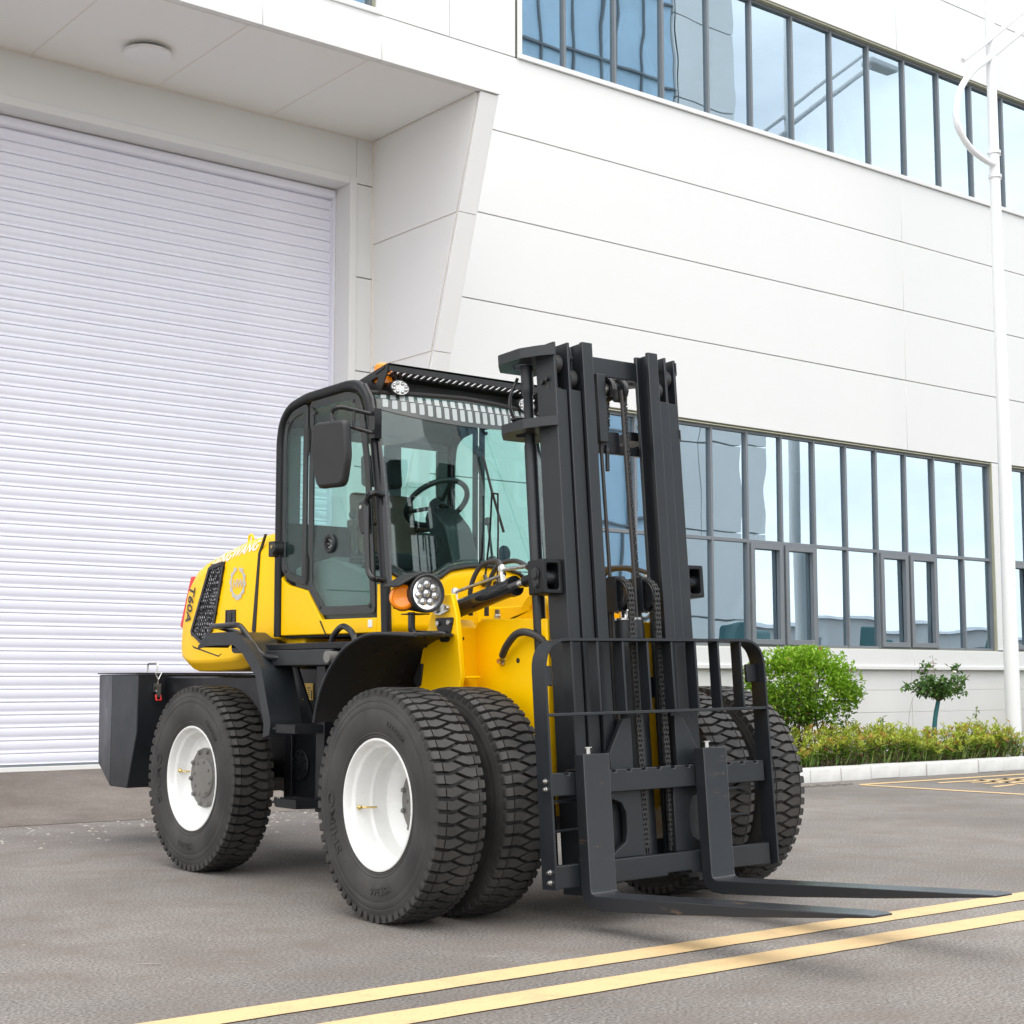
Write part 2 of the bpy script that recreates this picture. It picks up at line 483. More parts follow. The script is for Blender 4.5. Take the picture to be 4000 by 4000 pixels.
def thing(name, label, cat, loc=(0,0,0), group=None):
    o = bpy.data.objects.new(name, None); COL.objects.link(o)
    o.location = loc; o['label'] = label; o['category'] = cat
    if group: o['group'] = group
    o['_o'] = list(loc)
    o.empty_display_size = 0.2
    return o
def tag(o, label=None, cat=None, group=None, kind=None):
    if label: o['label'] = label
    if cat: o['category'] = cat
    if group: o['group'] = group
    if kind: o['kind'] = kind
    return o
def sub(o, origin):
    """lets sub-parts of a part be written in world coordinates"""
    o['_o'] = list(origin); return o
def instance(src, parent, loc=None, name=None):
    c = src.copy(); COL.objects.link(c)
    if parent is not None: c.parent = parent
    if loc is not None: c.location = loc
    if name: c.name = name
    return c
def fillet(pts, r, n=6):
    pts = [Vector(p) for p in pts]; out = [pts[0]]
    for i in range(1, len(pts)-1):
        a, b, c = pts[i-1], pts[i], pts[i+1]
        d1, d2 = (a-b), (c-b)
        rr = min(r, d1.length*0.49, d2.length*0.49)
        p1, p2 = b+d1.normalized()*rr, b+d2.normalized()*rr
        for k in range(n+1):
            t = k/n
            out.append(p1*(1-t)**2 + b*2*t*(1-t) + p2*t*t)
    out.append(pts[-1]); return out
def round_poly(pts, r, n=5):
    P = [Vector((p[0], p[1])) for p in pts]; out = []
    for i in range(len(P)):
        a, b, c = P[i-1], P[i], P[(i+1) % len(P)]
        rr = min(r, (a-b).length*0.45, (c-b).length*0.45)
        p1, p2 = b+(a-b).normalized()*rr, b+(c-b).normalized()*rr
        for k in range(n+1):
            t = k/n; q = p1*(1-t)**2 + b*2*t*(1-t) + p2*t*t
            out.append((q.x, q.y))
    return out
def inset(poly, d):
    area = sum(poly[i][0]*poly[(i+1) % len(poly)][1]-poly[(i+1) % len(poly)][0]*poly[i][1] for i in range(len(poly)))
    s = 1 if area > 0 else -1
    out = []; n = len(poly)
    for i in range(n):
        a, b, c = Vector(poly[i-1]), Vector(poly[i]), Vector(poly[(i+1) % n])
        e1, e2 = (b-a), (c-b)
        if e1.length < 1e-6: e1 = e2
        if e2.length < 1e-6: e2 = e1
        n1 = Vector((-e1.y, e1.x)).normalized()*s; n2 = Vector((-e2.y, e2.x)).normalized()*s
        m = (n1+n2)
        if m.length < 1e-6: m = n1
        m.normalize()
        k = d/max(0.35, m.dot(n1))
        out.append((b.x+m.x*k, b.y+m.y*k))
    return out
def spline(pts, n=8):
    """Catmull-Rom through the points"""
    P = [Vector(p) for p in pts]; out = []
    for i in range(len(P)-1):
        p0, p1, p2, p3 = P[max(i-1, 0)], P[i], P[i+1], P[min(i+2, len(P)-1)]
        for k in range(n):
            t = k/n
            out.append(0.5*((2*p1)+(p2-p0)*t+(2*p0-5*p1+4*p2-p3)*t*t+(3*p1-p0-3*p2+p3)*t**3))
    out.append(P[-1]); return out
def text_geo(s, shear=0.0, bold=0.0):
    cu = bpy.data.curves.new('t', 'FONT'); cu.body = s; cu.size = 1.0
    cu.align_x = 'CENTER'; cu.align_y = 'CENTER'; cu.shear = shear; cu.offset = bold; cu.resolution_u = 3
    o = bpy.data.objects.new('t', cu); COL.objects.link(o)
    dg = bpy.context.evaluated_depsgraph_get(); dg.update()
    e = o.evaluated_get(dg); me = e.to_mesh()
    vs = [(v.co.x, v.co.y) for v in me.vertices]; fs = [tuple(p.vertices) for p in me.polygons]
    e.to_mesh_clear(); bpy.data.objects.remove(o); bpy.data.curves.remove(cu)
    return vs, fs

# ------------------------------------------------------------------ ground
def sheet(name, x0, y0, x1, y1, z, m, kind='structure'):
    o = MB().add([(x0,y0,z),(x1,y0,z),(x1,y1,z),(x0,y1,z)], [(0,1,2,3)]).build(name, m, smooth=0, fix=False)
    return tag(o, kind=kind)
sheet('ground', -260, -260, 300, 300, 0.0, 'asphalt')

W = 13.5                   # facade plane
# ramp up to the roller door
rm = MB()
xs = [-6 + i*0.5 for i in range(32)]
prof = [(11.62, 0.003), (11.80, 0.016), (12.1, 0.052), (12.6, 0.122), (13.1, 0.196), (13.5, 0.255), (13.96, 0.300)]
vs = [(x, y + 0.05*sin(x*1.7)*(1 if j == 0 else 0.3), z + (random.uniform(-0.003, 0.003) if j else 0)) for j, (y, z) in enumerate(prof) for x in xs]
n = len(xs)
fs = [(j*n+i, j*n+i+1, (j+1)*n+i+1, (j+1)*n+i) for j in range(len(prof)-1) for i in range(n-1)]
fs.append(tuple([j*n+n-1 for j in range(len(prof))]))
rm.add(vs, fs)
tag(rm.build('door_ramp', 'ramp_concrete', smooth=30), kind='structure')
# pale threshold strip under the door
tag(MB().box((1.4, 13.78, 0.25), (8.6, 13.99, 0.322)).build('threshold', 'plinth_white', bevel=0.004), kind='structure')

def strip(name, pts, z, m='road_paint'):
    o = MB().add([(p[0], p[1], z) for p in pts], [tuple(range(len(pts)))]).build(name, m, smooth=0, fix=False)
    return tag(o, kind='structure')
def wavy(x0, x1, ya, yb, z):
    """a long painted line with a slightly uneven edge"""
    m = MB(); N = int((x1-x0)/0.12)
    vs, fs = [], []
    for i in range(N+1):
        x = x0+(x1-x0)*i/N
        vs += [(x, ya+random.uniform(-.004, .004), z), (x, yb+random.uniform(-.004, .004), z)]
    fs = [(2*i, 2*i+2, 2*i+3, 2*i+1) for i in range(N)]
    return m.add(vs, fs)
for a, b in ((4.63, 4.80), (4.25, 4.43)):
    m = wavy(-8, 60, a, b, 0.004)
    # the lines run a hair off parallel to the facade
    for v in m.v: v.y += (v.x-4)*0.010
    tag(m.build('road_line', 'road_paint', smooth=0, fix=False), kind='structure')
strip('bay_line', [(13.10, 10.68), (13.22, 10.80), (34, 10.86), (34, 10.74)], 0.004)
strip('bay_line', [(13.10, 10.68), (13.22, 10.676), (13.42, 8.0), (13.28, 8.0)], 0.004)
# painted characters in the bay, cut by the picture's edge
for pts in ([(14.02,10.36),(14.10,10.46),(15.6,10.40),(15.6,10.28)], [(14.35,10.18),(14.40,10.27),(15.7,10.2),(15.7,10.1)],
            [(14.75,10.47),(14.86,10.47),(14.70,9.72),(14.58,9.72)], [(15.15,10.44),(15.28,10.44),(15.12,9.62),(14.98,9.62)],
            [(14.30,9.98),(14.34,10.06),(15.6,10.0),(15.6,9.9)], [(13.96,9.62),(14.0,9.72),(14.5,9.80),(14.46,9.70)]):
    strip('bay_character', pts, 0.004)
# loose chips and paint flakes on the asphalt
cb = MB()
for i in range(760):
    if i < 560:
        x = random.uniform(2.5, 10); y = 11.62 - abs(random.gauss(0, 0.7)); s = random.uniform(0.006, 0.024)
    else:
        x = random.uniform(1.5, 13); y = random.uniform(3.2, 11); s = random.uniform(0.004, 0.010)
    a = random.uniform(0, 6.28); h = s*random.uniform(0.2, 0.5)
    p = [(x+s*cos(a+k*2.09)*random.uniform(.6, 1.3), y+s*sin(a+k*2.09)*random.uniform(.6, 1.3), 0.001) for k in range(3)]
    cb.add(p+[(x, y, h)], [(0,1,3),(1,2,3),(2,0,3)])
mat('chip', (0.42, 0.40, 0.37), 0.8, var=0.4, vscale=3)
tag(cb.build('gravel', 'chip', smooth=0, fix=False), label='pale stone chips and paint flakes scattered on the asphalt', kind='stuff')
# little heap of broken asphalt by the kerb
gb = MB()
for i in range(90):
    x = 12.3+random.uniform(0, 1)**1.2*0.9; y = 10.86+random.gauss(0, 0.055); s = random.uniform(0.010, 0.035)
    a = random.uniform(0, 6.28)
    p = [(x+s*cos(a+k*1.57)*random.uniform(.6, 1.2), y+s*sin(a+k*1.57)*random.uniform(.6, 1.2), 0.001) for k in range(4)]
    gb.add(p+[(x, y, s*0.5)], [(0,1,4),(1,2,4),(2,3,4),(3,0,4)])
mat('rubble', (0.12, 0.11, 0.10), 0.9, var=0.6, vscale=12)
tag(gb.build('rubble', 'rubble', smooth=0, fix=False), label='crumbled asphalt along the foot of the kerb', kind='stuff')

# short white scrapes on the asphalt
def scrape(x, y, ln, ang, w):
    m = MB(); N = 14; vs = []
    for i in range(N+1):
        t = i/N; e = w*(sin(pi*t)**.6)*random.uniform(.3, 1)
        px, py = x+(t-.5)*ln*cos(ang)+random.gauss(0, .004), y+(t-.5)*ln*sin(ang)+random.gauss(0, .004)
        vs += [(px-e*sin(ang), py+e*cos(ang), .003), (px+e*sin(ang), py-e*cos(ang), .003)]
    m.add(vs, [(2*i, 2*i+1, 2*i+3, 2*i+2) for i in range(N)])
    tag(m.build('scrape_mark', 'chip', smooth=0, fix=False), kind='structure')
for a_ in ((2.20, 5.95, .16, -.6, .010), (2.75, 5.75, .12, -.75, .006), (3.05, 5.55, .10, -.7, .004), (6.55, 4.05, .22, -.75, .008), (6.1, 3.55, .10, -.7, .004), (3.9, 5.05, .12, -.6, .004), (4.6, 4.95, .10, -.7, .004), (4.35, 6.75, .35, -.75, .004), (7.6, 6.6, .14, -.6, .004)):
    scrape(*a_)
# kerb of single stones with the planting bed behind it
kerb = bpy.data.objects.new('kerb', None); COL.objects.link(kerb); kerb['kind'] = 'structure'
kerb.location = (10, 11.26, 0); kerb['_o'] = [10, 11.26, 0]
ks = MB().prism([(0, 0), (0.002, 0.135), (0.014, 0.152), (0.16, 0.157), (0.16, 0.0)], 'x', 0.003, 0.497)
k0 = ks.build('kerb_stone', 'concrete_kerb', kerb, origin=(0,0,0), bevel=0.006)
for i in range(1, 62):
    c = instance(k0, kerb, (0.5*i, random.uniform(-.006, .006), random.uniform(-.004, .003)))
    c.rotation_euler.z = random.uniform(-.004, .004)
k0.rotation_euler.z = 0.001
for i in range(4):     # return at the left end
    c = instance(k0, kerb, (0.0, 0.5*i+0.16, 0.0)); c.rotation_euler.z = radians(90); c.location.x = 0.16
so = MB(); N = 60
vs = [(10.14+i*0.52, y, 0.105+random.uniform(-.015, .02)) for y in (11.40, 11.8, 12.3, 12.9, 13.53) for i in range(N)]
so.add(vs, [(j*N+i, j*N+i+1, (j+1)*N+i+1, (j+1)*N+i) for j in range(4) for i in range(N-1)])
tag(so.build('planting_bed', 'soil', smooth=60), kind='structure')

# ------------------------------------------------------------------ factory building
bld = thing('factory_building', 'white panelled factory building with ribbon windows and a projecting portal over its roller door', 'building', (13, 13.5, 0))
XL, XR, ZT = -14.05, 41.6, 13.2
cols = [-14.05, -6.1, 1.85, 9.80, 17.75, 25.70, 33.65, 41.6]
J = 0.0055                                           # half a joint
def panel(x0, x1, z0, z1, y=W, m='wall_white', name='wall_panel'):
    return MB().box((x0+0.0012, y, z0+J), (x1-0.0012, y+0.10, z1-J)).build(name, m, bld, bevel=0.004, seg=1)
rows_hi = [(4.29, 5.286), (5.286, 6.286), (6.286, 7.281)]
SH0, SH1, SHZ = 1.50, 8.517, 6.264                  # door opening
for c0, c1 in zip(cols[:-1], cols[1:]):
    for z0, z1 in rows_hi:
        if c0 < SH1 < c1:
            if z1 <= 6.30:
                panel(8.60, c1, z0, z1)
                panel(c0, SH0-0.09, z0, z1) if c0 < SH0-0.2 else None
            else:
                panel(c0, 8.602, 6.345, z1); panel(8.602, c1, z0, z1)
        elif c1 > SH0 and c0 < SH0 and z1 <= 6.30:
            panel(c0, SH0-0.09, z0, z1)
        elif c1 > SH0 and c0 < SH0:
            panel(c0, c1, 6.345, z1)
        else:
            panel(c0, c1, z0, z1)
    panel(c0, c1, 7.281, 8.206)
    panel(c0, c1, 10.10, 11.17); panel(c0, c1, 11.17, 12.17); panel(c0, c1, 12.17, ZT)
# between and beside the two ribbons of upper windows
panel(8.885, 9.80, 8.205, 10.10); panel(9.80, 10.74, 8.205, 10.10)
# below the lower windows and between door and windows
for x0, x1 in ((8.60, 9.80), (9.80, 11.25)):
    for z0, z1 in ((0.30, 1.29), (1.29, 2.29), (2.29, 3.29), (3.29, 4.29)):
        panel(x0, x1, z0, z1)
for x0, x1 in ((11.25, 17.75), (17.75, 25.70), (25.7, 33.65), (33.65, 41.6)):
    panel(x0, x1, 1.255, 1.512, W-0.02, name='sill_band')
    MB().box((x0, W-0.045, 1.235), (x1-0.003, W-0.02, 1.285)).build('drip_ledge', 'wall_white', bld, bevel=0.006)
    for k in range(4):
        a, b = [(-0.05, 0.36), (0.36, 0.66), (0.66, 0.96), (0.96, 1.236)][k]
        MB().box((x0+.004, W+0.035, a+.0012), (x1-.004, W+0.12, b-.0012)).build('plinth_panel', 'plinth_white', bld, bevel=0.003, seg=1)
for x0, x1 in ((-14.05, -6.1), (-6.1, 1.41)):
    for z0, z1 in ((0.0, 1.0), (1.0, 2.0), (2.0, 3.0), (3.0, 4.29)):
        panel(x0, x1, z0, z1)
# joint backing behind the panels, closed body of the building
bk = MB()
for a, b, c, d in ((8.55, 11.31, 0.2, 4.4), (8.55, 41.6, 4.27, 8.20), (8.8, 10.80, 8.1, 10.2), (-14, 41.6, 10.06, 13.15), (-14, 1.45, 0, 8.2), (1.4, 8.6, 6.34, 8.2), (11.2, 41.6, 0.0, 1.50)):
    bk.box((a, W+0.095, c), (b, W+0.16, d))
bk.build('wall_backing', 'joint_dark', bld, smooth=0)
sh = MB()
sh.box((XL, W+14, 0), (XR, W+14.2, ZT)); sh.box((XL, W+.17, 0), (XL+.2, W+14, ZT)); sh.box((XR-.2, W+.17, 0), (XR, W+14, ZT))
sh.build('rear_wall', 'wall_white', bld, smooth=0)
MB().box((XL-.1, W-.03, ZT), (XR+.1, W+14.3, ZT+.12)).build('roof', 'panel_grey', bld, smooth=0)
# rooms behind the glass
rf = MB()
rf.box((9.9, W+.17, 7.55), (XR-.2, W+9, 7.75)); rf.box((9.9, W+.17, 0.95), (XR-.2, W+9, 1.05))
rf.build('room_floor', 'room_floor', bld, smooth=0)
rw = MB()
rw.box((9.9, W+9, 0), (XR-.2, W+9.15, 12.5)); rw.box((8.95, W+.17, 0), (9.05, W+9, 12.5))
rw.box((9.9, W+.17, 4.5), (XR-.2, W+9, 4.6)); rw.box((9.9, W+.17, 10.4), (XR-.2, W+9, 10.5))
for k in range(9):
    rw.box((12.2+3.6*k, W+3.2, 1.05), (12.55+3.6*k, W+3.6, 4.5)); rw.box((12.2+3.6*k, W+3.2, 7.75), (12.55+3.6*k, W+3.6, 10.4))
rw.build('room_wall', 'room_wall', bld, smooth=0)
tr = MB()
for k in range(7):
    x = 12.9+4.2*k
    tr.tube([(x, W+1.6, 7.75), (x+1.0, W+1.6, 10.4)], 0.10, 6); tr.tube([(x+2.2, W+1.6, 7.75), (x+1.0, W+1.6, 10.4)], 0.10, 6)
    tr.tube([(x+2.4, W+1.4, 1.05), (x+4.0, W+1.4, 4.5)], 0.08, 6)
for q_ in islands(tr): q_.build('room_truss', 'room_steel', bld)
lt = MB()
for k in range(5): lt.box((11+5.5*k, W+1.0, 10.2), (11.3+5.5*k, W+8.0, 10.28))
for q_ in islands(lt): q_.build('room_beam', 'room_wall', bld, smooth=0)

def window(x0, x1, z0, z1, mull, transom=None, casements=(), depth=0.10, surround=True):
    """frame part with each pane of glass as its own sub-part"""
    yg = W+depth
    f = MB()
    b = 0.036
    f.box((x0, yg-.02, z0), (x1, yg+.06, z0+b)); f.box((x0, yg-.02, z1-b), (x1, yg+.06, z1))
    ed = sorted(set([x0]+list(mull)+[x1]))
    for i, x in enumerate(ed):
        a = x if i == 0 else (x-b if i == len(ed)-1 else x-b/2)
        f.box((a, yg-.028, z0+.002), (a+b, yg+.06, z1-.002))
    if transom: f.box((x0+.002, yg-.024, transom-.022), (x1-.002, yg+.06, transom+.022))
    fo = f.build('window', 'frame_grey', bld, bevel=0.003, seg=1)
    cs = []
    for i in casements:
        a, c = ed[i]+.024, ed[i+1]-.024
        lo, hi = z0+.028, transom-.026
        m = MB(); w = 0.066
        m.ring([(a, lo), (c, lo), (c, hi), (a, hi)], [(a+w, lo+w), (c-w, lo+w), (c-w, hi-w), (a+w, hi-w)], 'y', yg-.055, yg+.01)
        m.build('casement', 'frame_grey', fo, bevel=0.004)
    for i in range(len(ed)-1):
        a, c = ed[i]+.006, ed[i+1]-.006
        for lo, hi in ([(z0+.01, z1-.01)] if not transom else [(z0+.01, transom-.004), (transom+.004, z1-.01)]):
            t = random.uniform(-.003, .003); t2 = random.uniform(-.003, .003)
            m = MB(); d = 0.008
            y = yg+.016
            m.add([(a, y-t-t2, lo), (c, y+t-t2, lo), (c, y+t+t2, hi), (a, y-t+t2, hi)], [(0, 1, 2, 3)])
            m.build('pane', 'window_glass', fo, smooth=0, fix=False)
    # reveal lining the recess
    r = MB(); t = 0.012
    r.box((x0-t, W+.002, z1), (x1+t, yg+.06, z1+t)); r.box((x0-t, W+.002, z0-t), (x1+t, yg+.06, z0))
    r.box((x0-t, W+.002, z0), (x0, yg+.06, z1)); r.box((x1, W+.002, z0), (x1+t, yg+.06, z1))
    r.build('reveal', 'joint_dark', bld, smooth=0)
    if surround:
        s = MB(); w = 0.062
        s.box((x0-w, W-.035, z0-w), (x1+w, W+.0, z0-.004)); s.box((x0-w, W-.03, z0-.004), (x0-.003, W+.0, z1+.01)); s.box((x1+.003, W-.03, z0-.004), (x1+w, W+.0, z1+.01))
        s.build('window_surround', 'wall_white', bld, bevel=0.005)
    return fo
p = 0.6425
window(11.31, 19.72, 1.515, 4.262, [13.895+p*i for i in range(-3, 9)], 2.845, (5, 6, 9, 10), 0.07, False)
window(20.02, 30.3, 1.515, 4.262, [20.02+p*i for i in range(1, 16)], 2.845, (0, 1, 4, 5, 8, 9, 12, 13), 0.07, False)
window(30.6, 40.9, 1.515, 4.262, [30.6+p*i for i in range(1, 16)], 2.845, (0, 1, 4, 5, 8, 9, 12, 13), 0.07, False)
panel(19.735, 20.005, 1.52, 4.29, name='wall_pier'); panel(30.315, 30.585, 1.52, 4.29, name='wall_pier'); panel(40.915, 41.6, 1.52, 4.29, name='wall_pier')
panel(11.25, 11.298, 1.52, 4.29, name='wall_pier')
q = 0.806
window(10.82, 10.82+q*37, 8.262, 10.07, [11.54+q*i for i in range(0, 36)], None, (), 0.09)
window(-13.5, 8.815, 8.262, 10.07, [8.10-q*i for i in range(0, 26)], None, (), 0.09)
for x0, x1 in ((-14.05, -13.57), (10.82+q*37+.07, 41.6)):
    panel(x0, x1, 8.2, 10.1, name='wall_pier')

# roller door: every slat a piece
door = MB()
door.box((SH0-.085, W-.02, 0.27), (SH0, W+.46, SHZ+.085)); door.box((SH1, W-.02, 0.27), (SH1+.085, W+.46, SHZ+.085)); door.box((SH0+.001, W-.02, SHZ), (SH1-.001, W+.46, SHZ+.085))
shut = door.build('roller_door', 'wall_white', bld, bevel=0.006)
for xa, xb in ((SH1-.03, SH1-.002), (SH0+.002, SH0+.03)):
    MB().box((xa, W+.26, .30), (xb, W+.40, SHZ-.002)).build('guide_rail', 'shutter_paint', shut, smooth=0)
MB().box((SH0+.004, W+.24, SHZ-.10), (SH1-.004, W+.40, SHZ-.004)).build('head_box', 'shutter_paint', shut, bevel=0.03, seg=4)
PIT = 0.1145
sp = [(0.000, 0.000), (-0.016, 0.004), (-0.020, 0.012), (-0.014, 0.020), (0.004, 0.026), (0.006, 0.031), (-0.010, 0.046), (-0.018, 0.060), (-0.020, 0.085), (-0.017, 0.104), (-0.008, 0.1125), (0.0, 0.1135)]
sl = MB().prism([(W+.33+a*.62, b) for a, b in sp]+[(W+.345, 0.1135), (W+.345, 0.0)], 'x', SH0+.008, SH1-.008)
z = 0.325; first = None; k = 0
while z + PIT < SHZ-.05:
    if first is None:
        first = sl.build('slat', 'shutter_paint', shut, smooth=50); first.location.z = z
    else: instance(first, shut, (0, random.uniform(-.0015, .0015), z))
    z += PIT
MB().box((SH0+.01, W+.31, .322), (SH1-.01, W+.36, .345)).build('bottom_bar', 'frame_grey', shut, smooth=0)

# portal over the door: soffit, fascia and tapering side fins, each clad in single panels
CX0, CX1, YF, ZS = 0.98, 9.04, 11.60, 6.785
def fin_y(z): return YF+0.02+(ZS-z)*0.3125
portal = MB().box((CX0+.02, YF+.02, ZS+.02), (CX1-.02, W-.002, ZS+.165)).build('portal', 'panel_grey', bld, smooth=0)
sx = [8.80-1.2435*i for i in range(7)]
for a, b in zip(sx[1:], sx[:-1]):
    MB().box((a+.005, YF+.075, ZS-.006), (b-.005, W-.006, ZS+.018)).build('soffit_panel', 'soffit_grey', portal, bevel=0.002, seg=1)
for a in sx[1:]:
    MB().box((a-.0045, YF+.076, ZS-.0075), (a+.0045, W-.007, ZS+.015)).build('soffit_seam', 'seam_cream', portal, smooth=0)
MB().box((1.21, W-.016, ZS-.018), (8.812, W-.004, ZS-.007)).build('soffit_seam', 'seam_cream', portal, smooth=0)
MB().box((8.800, W-.014, .95), (8.8145, W-.0005, ZS-.019)).build('corner_seam', 'seam_cream', portal, smooth=0)
MB().box((8.800, YF+.08, ZS-.018), (8.8145, W-.017, ZS-.007)).build('corner_seam', 'seam_cream', portal, smooth=0)
fx = [CX1]+[7.655-1.2445*i for i in range(6)]
fx[-1] = CX0
for a, b in zip(fx[1:], fx[:-1]):
    MB().box((a+.002, YF, ZS-.004), (b-.002, YF+.07, ZS+.172)).build('fascia_panel', 'wall_white', portal, bevel=0.003, seg=1)
MB().box((CX0, YF+.072, ZS+.167), (CX1, W-.004, ZS+.18)).build('portal_top', 'wall_white', portal, smooth=0)
fin_z = [ZS-.008, 5.66, 4.34, 3.02, 1.70, 0.28]
for x0, x1 in ((8.815, CX1), (CX0, 1.205)):
    body = [(fin_y(ZS)+.03, ZS-.012), (W-.003, ZS-.012), (W-.003, .95), (fin_y(.95)+.03, .95)]
    fo = MB().prism(body, 'x', x0+.012, x1-.012).build('portal_fin', 'seam_cream', bld, smooth=0)
    for z1, z0 in zip(fin_z[:-1], fin_z[1:]):
        y0, y1 = fin_y(z0), fin_y(z1)
        if z0 < 0.95: z0 = 0.9; y0 = fin_y(z0)
        for xa, xb in ((x0, x0+.011), (x1-.011, x1)):
            MB().prism([(y1+.05, z1-.006), (W-.004, z1-.006), (W-.004, z0+.006), (y0+.05, z0+.006)], 'x', xa, xb).build('fin_panel', 'panel_grey', fo, bevel=0.002, seg=1)
        MB().prism([(y1, z1-.004), (y1+.029, z1-.004), (y0+.029, z0+.004), (y0, z0+.004)], 'x', x0+.002, x1-.002).build('fin_edge_panel', 'panel_grey', fo, bevel=0.002, seg=1)

# round lamp under the portal
lamp = thing('soffit_lamp', 'round flat white lamp fixed under the portal soffit', 'lamp', (5.85, 12.70, ZS-.012))
MB().lathe([(0.15, 0.0), (0.15, -0.035)], (5.85, 12.70, ZS-.008), (0,0,1), 40).build('lamp_base', 'frame_grey', lamp)
MB().lathe([(0.0, -0.03), (0.20, -0.03), (0.212, -0.036), (0.215, -0.05), (0.21, -0.064), (0.19, -0.070), (0.0, -0.072)], (5.85, 12.70, ZS-.008), (0,0,1), 56).build('lamp_disc', 'lamp_opal', lamp)

# ------------------------------------------------------------------ street lamp in the bed
LP = (17.53, 11.80)
pole = thing('street_lamp', 'tall slim white street lamp pole with a curled arm rising from the planting bed', 'street lamp', (LP[0], LP[1], 0.1))
MB().lathe([(0.16, 0.0), (0.16, 0.03), (0.100, 0.032), (0.098, 0.5), (0.060, 9.9), (0.035, 11.6), (0.0, 11.65)], (LP[0], LP[1], .08), (0,0,1), 28).build('pole', 'pole_white', pole)
pc = LP[1]-0.02
arc = [(17.50, pc, 7.90), (17.25, pc, 7.93), (16.95, pc, 8.03), (16.72, pc, 8.25), (16.70, pc, 8.50), (16.82, pc, 8.80), (17.10, pc, 9.10), (17.50, pc, 9.39), (18.25, pc, 9.95), (19.6, pc, 10.95)]
MB().tube(spline(arc, 6), 0.042, 12).build('curled_arm', 'pole_white', pole)
MB().tube([(16.85, pc-.02, 9.17), (17.6, pc-.02, 9.72), (18.3, pc-.02, 10.26), (19.7, pc-.02, 11.3)], 0.034, 12).build('lamp_arm', 'pole_white', pole)
MB().box((19.5, pc-.12, 10.95), (20.2, pc+.12, 11.06)).build('lamp_head', 'pole_white', pole, bevel=0.03, seg=3)
cl = MB()
for z in (7.75, 8.08): cl.lathe([(0.088, -0.02), (0.088, 0.02)], (LP[0], LP[1], z), (0,0,1), 24); cl.box((LP[0]+.08, LP[1]-.02, z-.02), (LP[0]+.12, LP[1]+.02, z+.02))
cl.build('clamp', 'pole_white', pole)

# ------------------------------------------------------------------ the forklift
FX, FY = 5.13, 7.2                                  # centre line, middle of the machine
fk = thing('forklift', 'yellow rough-terrain forklift with black mast and dual front tyres, parked before the roller door', 'forklift', (FX, FY, 0))
def mir(x): return 2*FX-x                           # mirror across the centre line
SINGLE = {'glass_stud', 'mudguard_bolt', 'armrest', 'panel_seam', 'vent_bolt', 'bracket_bolt', 'guard_bolt', 'lens', 'spoke', 'roller_bolt', 'side_bolt'}
def P_(m, name, material, parent=None, **k):
    if name in SINGLE:
        for q in islands(m): o = q.build(name, material, parent or fk, **k)
        return o
    return m.build(name, material, parent or fk, **k)
both = lambda xs: [tuple(xs), tuple(mir(x) for x in xs[::-1])]

